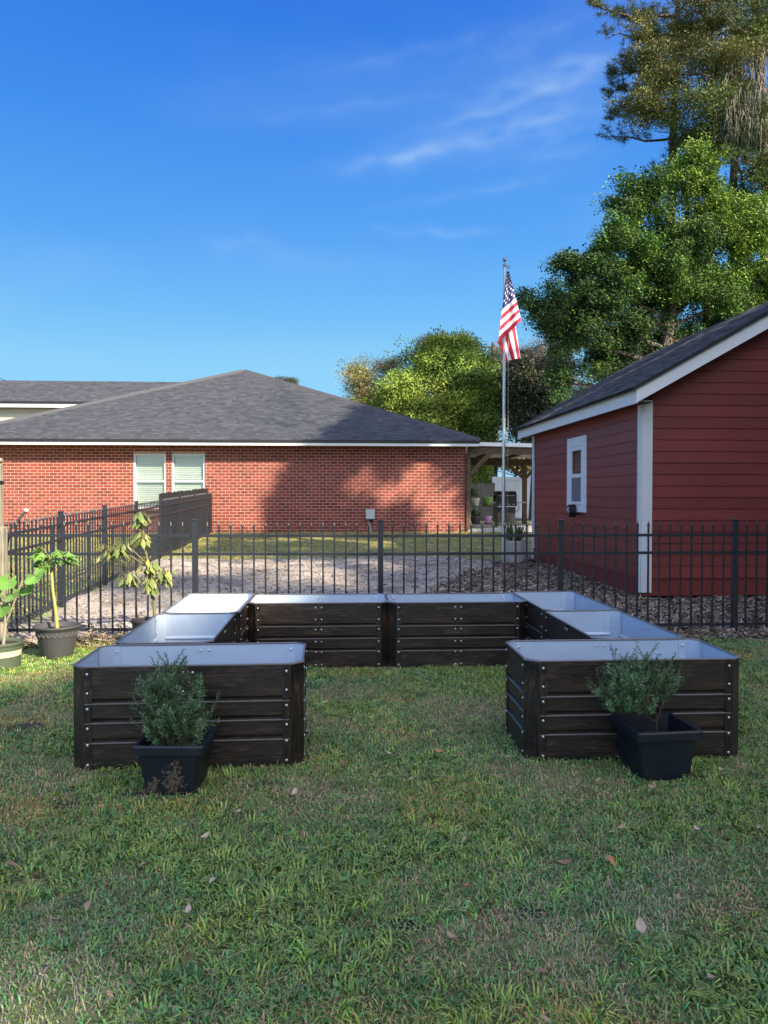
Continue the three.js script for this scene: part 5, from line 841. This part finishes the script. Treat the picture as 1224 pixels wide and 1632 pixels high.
{
  seed(110); const tuft = needleTuft(34, 0.26, 0.0075), pc = [[0.06, 0.095, 0.035], [0.085, 0.115, 0.04], [0.05, 0.085, 0.04]];
  const D = 27, q = (px, py) => P(px, py, D), A = q(1064, 560), B = q(1072, 250), C = q(1078, 60), E2 = q(1090, -200);
  const br = []; seed(111);
  const yOf = (py) => q(1075, py).y;
  for (const [py, az, len, rise, dn] of [[30, 3.1, 3.2, 0.12, 9], [-10, 3.4, 2.6, 0.3, 9], [60, 3.0, 2.6, -0.05, 7], [75, 2.6, 2.4, 0.1, 7], [120, 3.6, 2.2, 0.1, 7], [175, 3.15, 2.4, -0.05, 8], [165, 2.8, 2.5, 0.15, 7], [195, 3.5, 2.2, -0.1, 8], [215, 3.0, 1.9, -0.2, 8], [145, 0.2, 1.8, 0.1, 5], [90, 0.9, 2, 0.2, 5], [240, 2.5, 1.5, -0.1, 6], [285, 3.2, 2.3, 0.05, 4], [20, 1.6, 2, 0.2, 7], [-60, 2.9, 2.6, 0.4, 8], [-90, 4.2, 2.2, 0.4, 8], [-120, 0.5, 2, 0.4, 8], [-130, 2.2, 2, 0.5, 8], [40, 4.6, 2, 0.2, 7], [110, 4.9, 1.9, 0.1, 7], [330, 0.3, 1.4, 0.1, 4], [350, 2.7, 1.2, 0.1, 4]]) br.push([yOf(py), az, len, rise, dn]);
  pine('tall pale trunked pine leaning over the big green tree, needles against the sky', 112, [[A.x - 0.05, 0.3, A.z, 0.21], [A.x, A.y, A.z, 0.185], [B.x, B.y, B.z, 0.15], [C.x, C.y, C.z, 0.1], [E2.x, E2.y, E2.z, 0.04]], br, tuft, pc);
  const D2 = 25, A2 = P(1216, 640, D2), B2 = P(1222, 300, D2), C2 = P(1205, 0, D2), E3 = P(1200, -260, D2), b2 = []; seed(113);
  for (const [py, az, len] of [[420, 2.9, 1.6], [340, 3.3, 1.6], [270, 2.7, 1.8], [210, 3.4, 2.2], [150, 3.0, 2.6], [80, 2.6, 2.4], [60, 3.6, 2.3], [10, 3.1, 2.6], [-50, 3.0, 2.2], [-120, 2.4, 2], [-150, 3.9, 2], [100, 0.5, 2], [-30, 0.3, 2]]) b2.push([P(1210, py, D2).y, az, len, 0.1, 5]);
  pine('thick trunked pine at the right edge of the view', 114, [[A2.x, 0.3, A2.z, 0.22], [A2.x, A2.y, A2.z, 0.2], [B2.x, B2.y, B2.z, 0.17], [C2.x, C2.y, C2.z, 0.14], [E3.x, E3.y, E3.z, 0.08]], b2, tuft, pc);
  const D3 = 30, A3 = P(1125, 560, D3), B3 = P(1140, 200, D3), C3 = P(1118, -60, D3), b3 = []; seed(115);
  for (const [py, az, len] of [[300, 3.2, 1.5], [250, 0.2, 1.5], [190, 3.0, 2], [130, 0.4, 2], [90, 2.8, 2], [30, 3.5, 2], [0, 0.3, 2], [-40, 2.8, 1.8]]) b3.push([P(1130, py, D3).y, az, len, 0.15, 6]);
  pine('slender pine between the two larger pine trunks', 116, [[A3.x, 0.3, A3.z, 0.2], [A3.x, A3.y, A3.z, 0.18], [B3.x, B3.y, B3.z, 0.13], [C3.x, C3.y, C3.z, 0.06]], b3, tuft, pc);
}
{   // tall olive brown oak with hanging moss, top right
  const b = P(1165, 640, 25.5);
  const t = tree('mossy_oak', 'tall olive brown oak hung with grey moss at the top right', { seed: 120, n: 6400, geo: CL.sparse, cols: [[0.15, 0.16, 0.05], [0.12, 0.17, 0.04], [0.20, 0.19, 0.06], [0.09, 0.15, 0.035]], twig: 0.6, loose: 1.2, per: 40,
    trunk: [[b.x, 0.3, b.z, 0.22], [b.x + 0.2, 6, b.z, 0.19], [b.x, 12, b.z, 0.13], [b.x + 0.2, 15, b.z, 0.09], [b.x, 18.5, b.z, 0.04]],
    lobes: [lobe(1110, 30, 25.5, 60, 55, 60, 0), lobe(1070, 110, 25, 55, 45, 50, 0), lobe(1040, 70, 25.4, 40, 30, 40, 2), lobe(1150, 100, 25, 70, 50, 60, 2), lobe(1205, 40, 25.3, 60, 60, 60, 1), lobe(1025, 175, 25.2, 50, 28, 40, 0), lobe(1100, 180, 25, 60, 40, 50, 1), lobe(1190, 160, 25.6, 50, 50, 50, 1), lobe(1150, -40, 25.5, 80, 50, 60, 2), lobe(1190, 330, 26, 45, 40, 50, 3), lobe(1210, 270, 25, 40, 50, 50, 3), lobe(1150, 215, 25.6, 45, 30, 45, 3), lobe(1185, 250, 25.4, 50, 40, 45, 3), lobe(1090, 225, 26, 35, 25, 35, 3), lobe(1210, 200, 25.2, 40, 40, 40, 1)] });
  seed(121); const tr = [];
  for (let i = 0; i < 1300; i++) { const p = P(1180 + 62 * (rnd() + rnd() - 1) + 14, 150 + 150 * (rnd() - 0.55), 24.2 + 1.5 * rnd()), L = R(0.3, 1.3) * rnd() + 0.1, w = R(0.006, 0.022), a = R(0, 3.14), dx = Math.cos(a) * w, dz = Math.sin(a) * w; let x = p.x, z = p.z; const N = 4; for (let k = 0; k < N; k++) { const y0 = p.y - L * k / N, y1 = p.y - L * (k + 1) / N, w0 = 1 - k / N * 0.8, w1 = 1 - (k + 1) / N * 0.95, x1 = x + R(-0.07, 0.07), z1 = z + R(-0.07, 0.07); tr.push(...quadT([x - dx * w0, y0, z - dz * w0], [x + dx * w0, y0, z + dz * w0], [x1 + dx * w1, y1, z1 + dz * w1], [x1 - dx * w1, y1, z1 - dz * w1])); x = x1; z = z1; } }
  part(t, 'moss', plainGeo(tr), mtl([0.13, 0.13, 0.108], 0.95, { side: THREE.DoubleSide }), { kind: 'stuff' });
}
// unseen trees to the right of and behind the photographer: their crowns shade the lawn, with gaps cut where sun should fall
{
  const G2 = (p, y) => [p.x - SX * (p.y - y), -(p.z - SZ * (p.y - y))];       // where a leaf's shadow meets height y: [x, D]
  const keep = (p) => {
    let [x, D] = G2(p, 0.02);
    const n = 0.35 * noise(x * 0.8, D * 0.8, 3) + 0.2 * noise(x * 2, D * 2, 5);
    if (x < mix(-1.95, -1.3, smooth(5.8, 6.5, D)) + n && D > 4.2 + n && D < 11) return false;                    // sun on the pots at the left
    if (x < -2.9 + n && D >= 11) return false;
    if (Math.hypot((x + 1.12) / 1.08, (D - 1.65) / 1.06) < 1) return false;        // gaps that let flecks of sun on to the grass
    if (Math.hypot((x - 0.2) / 1.0, (D - 4.75) / 0.8) < 1) return rnd() < 0.12;
    if (Math.hypot((x - 0.8) / 0.7, (D - 3.0) / 0.7) < 1) return rnd() < 0.2;
    [x, D] = G2(p, 0.45);
    if (x > -2 && x < -0.1 + n && D > 5.9 && D < 9) return false;                // corner bed
    [x, D] = G2(p, 0.15);
    if (x > -3.4 && x < 1.4 && D > 8 && D < 15) return noise(x * 0.5 + 2, D * 1.1, 4) + 0.4 * noise(x * 2.1, D * 3, 8) < -0.12;
    [x, D] = G2(p, 0.35);
    if (x > -3.3 && x < 3.2 && D > 14.6 && D < 20.3 && noise(x * 0.6, D * 1.2, 21) < 0.12) return false;
    // sun on the brick wall and the roof of the house
    const tt = (p.z + 21.2) / SZ, wy = p.y - tt, wx = p.x - SX * tt;
    if (wy > -1 && wy < 2.9) {
      if (wx > -6 && wx < 4.2 && rnd() < 0.12) return false;
      if (wx > -5.5 && wx < 4 && noise(wx * 0.9, wy * 1.3, 11) + 0.6 * noise(wx * 2.2, wy * 2.6, 13) > 0.18) return false;
      if (wx < -5.2 + 0.5 * noise(wy * 1.5, 3)) return false;
      const m = (cx, cy, rx, ry) => Math.hypot((wx - cx) / rx, (wy - cy) / ry) < 1 + 0.4 * noise(wx * 2, wy * 2, 7);
      if (m(-4.4, 1.9, 1.5, 0.7) || m(-2.7, 0.8, 1.4, 1.0) || m(-3.1, 1.6, 0.8, 0.7) || m(2.85, 0.9, 1.0, 1.3) || m(1.5, 1.65, 1.8, 0.6) || m(2.5, 2.0, 0.9, 0.75)) return false;
    } else if (wy >= 2.9 && wy < 9) { const k = 0.41, t2 = (p.z + 20.72 + (p.y - 2.86) / k) / (SZ + 1 / k), rx = p.x - SX * t2, rD = -(p.z - SZ * t2); if (rx < -2.6 + 0.6 * noise(rx, rD) + 0.35 * (rD - 21) && rD > 22.3 + 0.5 * noise(rx * 0.8, 2)) return false; if (rx < -5 || rnd() < 0.3) return false; if (noise(rx * 0.5, rD * 0.7, 5) + 0.5 * noise(rx * 1.6, rD * 1.6, 6) > 0.25) return false; }
    return true;
  };
  const cols = [[0.05, 0.11, 0.025], [0.07, 0.13, 0.03]];
  const T = (label, sd, x, z, lobes, n, h) => tree('unseen_tree', label, { seed: sd, n, geo: CL.big, cols, keep, mat: M.leaf, gap: -0.6, twig: 0.35, group: 'garden trees beside the lawn', trunk: [[x, 0, z, 0.3], [x + 0.2, h * 0.4, z, 0.24], [x, h * 0.75, z + 0.2, 0.15], [x, h, z, 0.05]], lobes });
  const at = (a, p) => [a * SUN.x / Math.hypot(SUN.x, SUN.z) + p * 0.765, a * SUN.z / Math.hypot(SUN.x, SUN.z) - p * 0.644];
  const tall = (label, sd, a, p, y0, y1, w, n) => { const [x, z] = at(a, p), L = []; seed(sd + 500); for (let i = 0; i < 9; i++) { const h = (i + 0.5) / 9, ww = w * (0.55 + 0.45 * Math.sin(Math.PI * h)), an = R(0, 6.28), rr = R(0.2, 0.6) * ww; L.push([x + Math.cos(an) * rr, mix(y0, y1, h), z + Math.sin(an) * rr, ww * 0.75, (y1 - y0) / 6.5, ww * 0.75]); } T(label, sd, x, z, L, n, y1); };
  tall('tall garden tree behind the viewer that shades the near lawn', 130, 24, 0.2, 14.5, 21.5, 3.4, 4200);
  tall('tall garden tree behind the viewer that shades the planters', 131, 25, 4.6, 14.5, 24.5, 3.6, 5600);
  tall('tall garden tree behind the viewer that shades the right lawn and shed', 134, 26, 9.6, 15, 25.5, 3.8, 5600);
  tall('garden tree at far right that shades the shed wall', 133, 24, 14.5, 12, 22, 3.6, 4600);
  const low = (label, sd, x, z, r, h, n) => { const L = []; seed(sd + 700); for (let i = 0; i < 6; i++) { const an = i * 1.05 + R(-0.3, 0.3), q = r * 0.55; L.push([x + Math.cos(an) * q, mix(2.4, h - 1, (i % 3) / 2), z + Math.sin(an) * q, r * 0.6, h * 0.2, r * 0.6]); } T(label, sd, x, z, L, n, h); };  // added unseen low trees that block sky light from the shed gable
  low('added broad low shade tree behind the viewer at the right', 142, 7, 11.5, 3.6, 8.5, 2400);
  low('added broad low shade tree beside the lawn at the right', 143, 12, 5, 3.6, 9, 2600);
  low('added broad low shade tree at the far right of the lawn', 144, 14.5, -2.5, 3.4, 9, 2400);
  low('added broad low shade tree between the lawn and the shed at the right', 145, 9.8, -0.6, 3.0, 8.5, 2600);
  low('added bushy low shade tree behind the viewer, right of centre', 146, 4.2, 9.5, 2.8, 6.5, 2000);
  low('added leafy low shade tree close beside the shed gable, right of the view', 147, 9.2, -4.2, 2.7, 7, 2600);
  T('tall garden tree right of the shed that shades the house', 132, 12, -6.2, [[11.6, 14, -6, 4.6, 4.2, 4.4], [10.4, 11.5, -4.8, 3, 2.4, 3], [13, 16.5, -5, 3, 2.5, 3], [12.5, 11.5, -8, 3.4, 2.8, 3.2], [10.8, 12.8, -7.2, 3, 3, 3], [11.6, 18.5, -6.6, 4, 2.4, 4], [9.4, 14.8, -5.2, 3, 2.6, 3], [12.5, 20.5, -8, 3, 2, 3], [14.5, 16.5, -8, 3.4, 3, 3.4], [14, 18.8, -9, 3, 2.4, 3], [13, 15, -9.5, 3, 2.6, 3]], 9500, 13);
}

/* ------------------------------------------------------------------ grass, mulch, stones, leaves */
const inBed = (x, D, m = 0.0) => BEDS.some(([a, b, c, d]) => x > a - m && x < b + m && D > c - m && D < d + m) || Math.hypot(x + 0.765, D - 3.745) < 0.14 || Math.hypot(x - 1.63, D - 3.78) < 0.14 || Math.hypot(x + 2.4, D - 6.82) < 0.12 || Math.hypot(x + 2.72, D - 6.42) < 0.15;
{
  seed(140);
  const tuft = (n, L0, L1, w0, w1, lean, spread, dry) => {
    const pos = [], col = []; const nrm = [];
    for (let i = 0; i < n; i++) {
      const a = R(0, 6.28), L = R(L0, L1), w = R(w0, w1), p = V(R(-spread, spread), -0.004, R(-spread, spread)), d = V(Math.cos(a), 0, Math.sin(a)), s = V(-d.z, 0, d.x).multiplyScalar(w / 2), ln = R(lean * 0.5, lean * 1.3);
      const m = p.clone().add(V(0, L * Math.cos(ln * 0.6) * 0.55, 0)).addScaledVector(d, L * Math.sin(ln * 0.6) * 0.55), e = m.clone().add(V(0, L * Math.cos(ln * 1.5) * 0.5, 0)).addScaledVector(d, L * Math.sin(ln * 1.5) * 0.5);
      const isDry = rnd() < dry, c = isDry ? [0.37 * R(0.7, 1.2), 0.31 * R(0.7, 1.2), 0.145] : [0.168 * R(0.5, 1.55), 0.30 * R(0.55, 1.4), 0.058 * R(0.4, 1.7)];
      const q = [p.clone().add(s), p.clone().sub(s), m.clone().add(s.clone().multiplyScalar(0.85)), m.clone().sub(s.clone().multiplyScalar(0.85)), e];
      for (const k of [0, 1, 3, 0, 3, 2, 2, 3, 4]) { pos.push(q[k].x, q[k].y, q[k].z); col.push(...c); }
    }
    const g = new THREE.BufferGeometry(); g.setAttribute('position', new THREE.Float32BufferAttribute(pos, 3)); g.setAttribute('color', new THREE.Float32BufferAttribute(col, 3)); g.setAttribute('uv', new THREE.Float32BufferAttribute(new Float32Array(pos.length / 3 * 2), 2)); g.computeVertexNormals(); return g;
  };
  const weed = (n, r) => { const tr = []; for (let i = 0; i < n; i++) { const a = R(0, 6.28), d = V(Math.cos(a), R(0.15, 0.9), Math.sin(a)).normalize(), p = V(R(-0.02, 0.02), R(0, 0.015), R(-0.02, 0.02)), s = d.clone().cross(V(0, 1, 0)).normalize(); tr.push(...leafTri(p, d, s, r * R(0.6, 1.2), r * 0.5, 0.15, 0.2)); } return plainGeo(tr, [0.11, 0.21, 0.06]); };
  const kinds = [tuft(9, 0.018, 0.046, 0.003, 0.0055, 1.3, 0.03, 0.14), tuft(10, 0.02, 0.045, 0.003, 0.005, 1.3, 0.034, 0.30), tuft(8, 0.03, 0.068, 0.004, 0.0075, 1.25, 0.028, 0.05), tuft(10, 0.025, 0.06, 0.0025, 0.004, 1.6, 0.04, 0.85), weed(9, 0.028), weed(14, 0.02)];
  const mats = kinds.map(() => []), cols = kinds.map(() => []);
  const put = (k, x, z, sc, c) => { mats[k].push(new THREE.Matrix4().compose(V(x, groundH(x, z), z), new THREE.Quaternion().setFromEuler(new THREE.Euler(R(-0.15, 0.15), R(0, 6.28), R(-0.15, 0.15))), V(sc, sc * R(0.8, 1.2), sc))); cols[k].push(c); };
  const lawnAt = (x, D) => {
    if (inBed(x, D, 0.01)) return; if (D < 6 && rnd() < 1.6 * scrape(x, D)) return;
    const b = smooth(0.28, 0.5, fbm(x * 1.5 + 5, D * 1.5, 12, 3)); if (rnd() < b * 0.6) return;
    const f = fbm(x * 1.1, D * 1.1, 31, 3), f2 = noise(x * 4, D * 4, 33), bl = noise(x * 0.6, D * 0.6, 40);
    const thin = smooth(-0.05, 0.3, -f + 0.3 * f2); if (rnd() < thin * 0.45) return;
    let k; const r = rnd(); if (f + 0.4 * f2 > 0.16) k = r < 0.5 ? 2 : r < 0.8 ? 0 : r < 0.9 ? 4 : 5; else if (f < -0.1) k = r < 0.5 ? 1 : r < 0.7 ? 3 : 0; else k = r < 0.62 ? 0 : r < 0.8 ? 1 : r < 0.9 ? 2 : r < 0.95 ? 3 : 5;
    const br = R(0.55, 1.4), yl = smooth(0.1, 0.5, noise(x * 1.7, D * 1.7, 50)) * 0.5;
    put(k, x, -D, R(0.75, 1.25), rgb(br * (1 + 0.7 * yl - 0.3 * Math.max(0, bl)), br * (1 + 0.15 * yl), br * (1 - 0.3 * yl + 0.7 * Math.max(0, bl))));
  };
  for (let i = 0; i < 90000; i++) { const D = 1.5 + 6.2 * Math.pow(rnd(), 0.8), hw = 0.62 * D + 0.9, x = R(-hw, hw) + 0.06 * D; if (dirtW(x, D) > R(0.3, 0.8) || (inMulch(x, D) && rnd() < 0.9)) continue; if (D > 7.0 && rnd() < 0.3) continue; lawnAt(x, D); }
  for (let i = 0; i < 16000; i++) { const D = R(7.6, 21.1), x = R(-13, 4.2); if (x > -3.0 && D < 14.4) continue; if (inMulch(x, D) || dirtW(x, D) > 0.6) continue; const k = rnd() < 0.55 ? 1 : rnd() < 0.6 ? 0 : 3, br = R(0.8, 1.35); put(k, x, -D, R(1.3, 2.0), rgb(br * 1.35, br * 1.12, br * 0.85)); }
  kinds.forEach((g, k) => { const im = instanced(scene, numbered(k < 4 ? 'lawn_grass' : 'lawn_weeds'), g, M.grass, mats[k], cols[k]); im.userData = { kind: 'stuff', label: ['short green grass blades of the lawn', 'thin mixed green and dry grass of the lawn', 'longer lush green grass tufts of the lawn', 'dry straw coloured thatch lying in the lawn', 'broad leaved weeds growing in the lawn', 'small leaved clover growing in the lawn'][k], category: k < 4 ? 'grass' : 'weeds' }; });
}
{
  seed(150);
  const chip = (n) => { const tr = []; for (let i = 0; i < n; i++) { const L = R(0.02, 0.065), w = R(0.008, 0.022), a = R(0, 6.28), d = V(Math.cos(a), R(-0.25, 0.35), Math.sin(a)).normalize(), s = V(-d.z, R(-0.4, 0.4), d.x).normalize(), p = V(R(-0.05, 0.05), R(0.0, 0.025), R(-0.05, 0.05)); const A = p.clone().addScaledVector(s, w / 2), B = p.clone().addScaledVector(s, -w / 2), e = p.clone().addScaledVector(d, L).add(V(0, 0.004, 0)), C = e.clone().addScaledVector(s, -w / 2 * R(0.4, 1)), Dd = e.clone().addScaledVector(s, w / 2 * R(0.4, 1)); tr.push(...quadT(A.toArray(), B.toArray(), C.toArray(), Dd.toArray())); } return plainGeo(tr); };
  const g = [chip(5), chip(5), chip(4)], mats = [[], [], []], cols = [[], [], []];
  const palette = [[0.15, 0.11, 0.075], [0.21, 0.155, 0.105], [0.31, 0.25, 0.18], [0.45, 0.38, 0.29], [0.08, 0.06, 0.042]];
  for (let i = 0; i < 26000; i++) { const D = 7.0 + 8.8 * Math.pow(rnd(), 1.6), x = R(1.0, 6.6); if (!inMulch(x, D) || (x > SHX && D > 9.98)) continue; const k = Math.floor(rnd() * 3), c = pick(palette), b = R(0.7, 1.3), sc = R(0.7, 1.3); mats[k].push(new THREE.Matrix4().compose(V(x, groundH(x, -D) - 0.004, -D), new THREE.Quaternion().setFromEuler(new THREE.Euler(R(-0.3, 0.3), R(0, 6.28), R(-0.3, 0.3))), V(sc, sc, sc))); cols[k].push(rgb(c[0] * b, c[1] * b, c[2] * b)); }
  // leaf litter along the foot of the fence
  for (let i = 0; i < 1500; i++) { const x = rnd() < 0.6 ? R(2.3, 5.2) : R(-3.2, -1.3), D = 7.35 + 0.28 * (rnd() + rnd() - 1); if (inBed(x, D, 0.03)) continue; const k = Math.floor(rnd() * 3), c = pick([[0.3, 0.24, 0.17], [0.2, 0.15, 0.1], [0.1, 0.075, 0.055]]), b = R(0.7, 1.3); mats[k].push(new THREE.Matrix4().compose(V(x, groundH(x, -D), -D), new THREE.Quaternion().setFromEuler(new THREE.Euler(R(-0.3, 0.3), R(0, 6.28), R(-0.3, 0.3))), V(1, 1, 1))); cols[k].push(rgb(c[0] * b, c[1] * b, c[2] * b)); }
  for (let i = 0; i < 900; i++) { const x = R(-3.1, 2.6), D = R(7.8, 14.6); if (dirtW(x, D) < 0.5 || noise(x * 0.8, D * 0.8, 60) < R(-0.3, 0.4)) continue; const k = Math.floor(rnd() * 3), c = pick([[0.34, 0.26, 0.17], [0.2, 0.14, 0.09], [0.42, 0.34, 0.24]]), b = R(0.7, 1.3), sc = R(0.6, 1.2); mats[k].push(new THREE.Matrix4().compose(V(x, groundH(x, -D), -D), new THREE.Quaternion().setFromEuler(new THREE.Euler(R(-0.3, 0.3), R(0, 6.28), R(-0.3, 0.3))), V(sc, sc, sc))); cols[k].push(rgb(c[0] * b, c[1] * b, c[2] * b)); }
  g.forEach((q, k) => { const im = instanced(scene, numbered('wood_chips'), q, M.leaf, mats[k], cols[k]); im.userData = { kind: 'stuff', label: ['brown wood chip mulch round the shed', 'loose shredded bark in the mulch', 'scattered flat chips and leaf litter by the fence'][k], category: 'mulch' }; });
  // clods and small stones of the bare yard
  const st = new THREE.IcosahedronGeometry(0.016, 0), sp = st.attributes.position; for (let i = 0; i < sp.count; i++) { const k = 1 + 0.4 * noise(sp.getX(i) * 90, sp.getY(i) * 90, sp.getZ(i) * 90); sp.setXYZ(i, sp.getX(i) * k, sp.getY(i) * k * 0.6, sp.getZ(i) * k); } st.computeVertexNormals();
  const ms = [], cs = []; for (let i = 0; i < 11000; i++) { const D = 7.5 + 7 * Math.pow(rnd(), 1.3), x = R(-3.2, 3.4); if (dirtW(x, D) < 0.5) continue; const s = Math.pow(rnd(), 3) * 1.5 + 0.3, b = R(0.35, 1.15); ms.push(new THREE.Matrix4().compose(V(x, groundH(x, -D) + 0.002, -D), new THREE.Quaternion().setFromEuler(new THREE.Euler(R(0, 3), R(0, 3), R(0, 3))), V(s, s * 0.7, s))); cs.push(rgb(0.3 * b, 0.26 * b, 0.22 * b)); }
  instanced(scene, 'sand_clods', st, mtl([1, 1, 1], 0.95), ms, cs).userData = { kind: 'stuff', label: 'small clods and pebbles strewn over the bare sandy yard', category: 'clods' };
}
{   // fallen leaves on the lawn
  const leaves = [];
  seed(160); const mk = (w, curl) => { const tr = [], N = 6, rows = []; for (let i = 0; i <= N; i++) { const u = i / N, ww = w * Math.pow(Math.sin(Math.PI * Math.min(0.97, u * 0.95 + 0.05)), 0.8), x = (u - 0.5) * 0.075, y = 0.006 + curl * (u - 0.5) * (u - 0.5) * 0.06; rows.push([[x, y + ww * 0.35, -ww / 2], [x, y, 0], [x, y + ww * 0.3, ww / 2]]); } for (let i = 0; i < N; i++) for (const k of [0, 1]) tr.push(...quadT(rows[i][k], rows[i][k + 1], rows[i + 1][k + 1], rows[i + 1][k])); return plainGeo(tr); };
  const gs = [mk(0.035, 1), mk(0.045, 1.6), mk(0.028, -0.4)], ms = [[0.50, 0.21, 0.10], [0.36, 0.26, 0.17], [0.48, 0.39, 0.29], [0.24, 0.14, 0.085]].map((c) => mtl(c, 0.75, { side: THREE.DoubleSide }));
  const big = [[747, 1436, 0], [900, 1398, 0], [972, 1388, 0], [18, 1394, 2], [380, 1310, 2], [545, 1370, 1], [585, 1255, 1], [620, 1213, 2], [655, 1258, 1], [735, 1215, 2], [700, 1212, 0], [806, 1221, 2], [1135, 1584, 1], [1170, 1516, 1], [868, 1648, 1], [862, 1572, 1], [1195, 1473, 1], [1112, 1340, 2], [1210, 1333, 1], [160, 1300, 0], [340, 1420, 2], [990, 1335, 1], [740, 1352, 1], [1020, 1500, 2], [720, 1520, 1], [560, 1290, 1], [300, 1470, 2], [230, 1395, 1], [380, 1265, 0], [470, 1280, 2], [545, 1230, 1], [660, 1090, 2], [590, 1082, 2], [740, 1100, 1], [520, 1130, 2], [780, 1150, 1], [690, 1180, 1], [330, 1350, 2], [140, 1460, 1], [905, 1290, 2], [1040, 1270, 1], [955, 1255, 1], [1150, 1240, 2], [90, 1290, 2]];
  big.forEach(([px, py, c], i) => {
    const p = G(px, py); const o = new THREE.Mesh(pick(gs), ms[rnd() < 0.8 ? c : 3]); o.name = numbered('fallen_leaf'); o.position.set(p.x, groundH(p.x, p.z) + 0.038, p.z); o.rotation.set(R(-0.35, 0.35), R(0, 6.28), R(-0.35, 0.35)); const s = i < 3 ? 0.85 : R(0.4, 0.7); o.scale.set(s, s, s); o.castShadow = o.receiveShadow = true;
    const hue = o.material === ms[0] ? 'orange brown' : o.material === ms[1] ? 'dull brown' : o.material === ms[2] ? 'pale tan' : 'dark brown';
    const D = -p.z, place = D > 4.6 ? 'on the grass inside the U of beds' : D > 3.3 ? (p.x < -0.2 ? 'beside the left rosemary pot' : p.x < 1.0 ? 'on the grass between the two front beds' : 'beside the right rosemary pot') : p.x < -0.35 ? 'in the left foreground' : p.x < 0.5 ? 'in the centre foreground' : 'in the right foreground';
    o.userData = { label: hue + ' fallen leaf ' + place, category: 'leaf', group: 'fallen leaves on the lawn' }; scene.add(o); leaves.push(o);
  });
  const ord = ['nearest', 'second nearest', 'third nearest', 'fourth nearest', 'fifth nearest', 'sixth nearest', 'seventh nearest', 'eighth nearest'], by = {};
  for (const o of leaves) (by[o.userData.label] ??= []).push(o);
  for (const l of Object.values(by)) if (l.length > 1) l.sort((a, b) => b.position.z - a.position.z).forEach((o, i) => { o.userData.label = ord[i] + ' ' + o.userData.label; });
}

renderer.render(scene, camera);
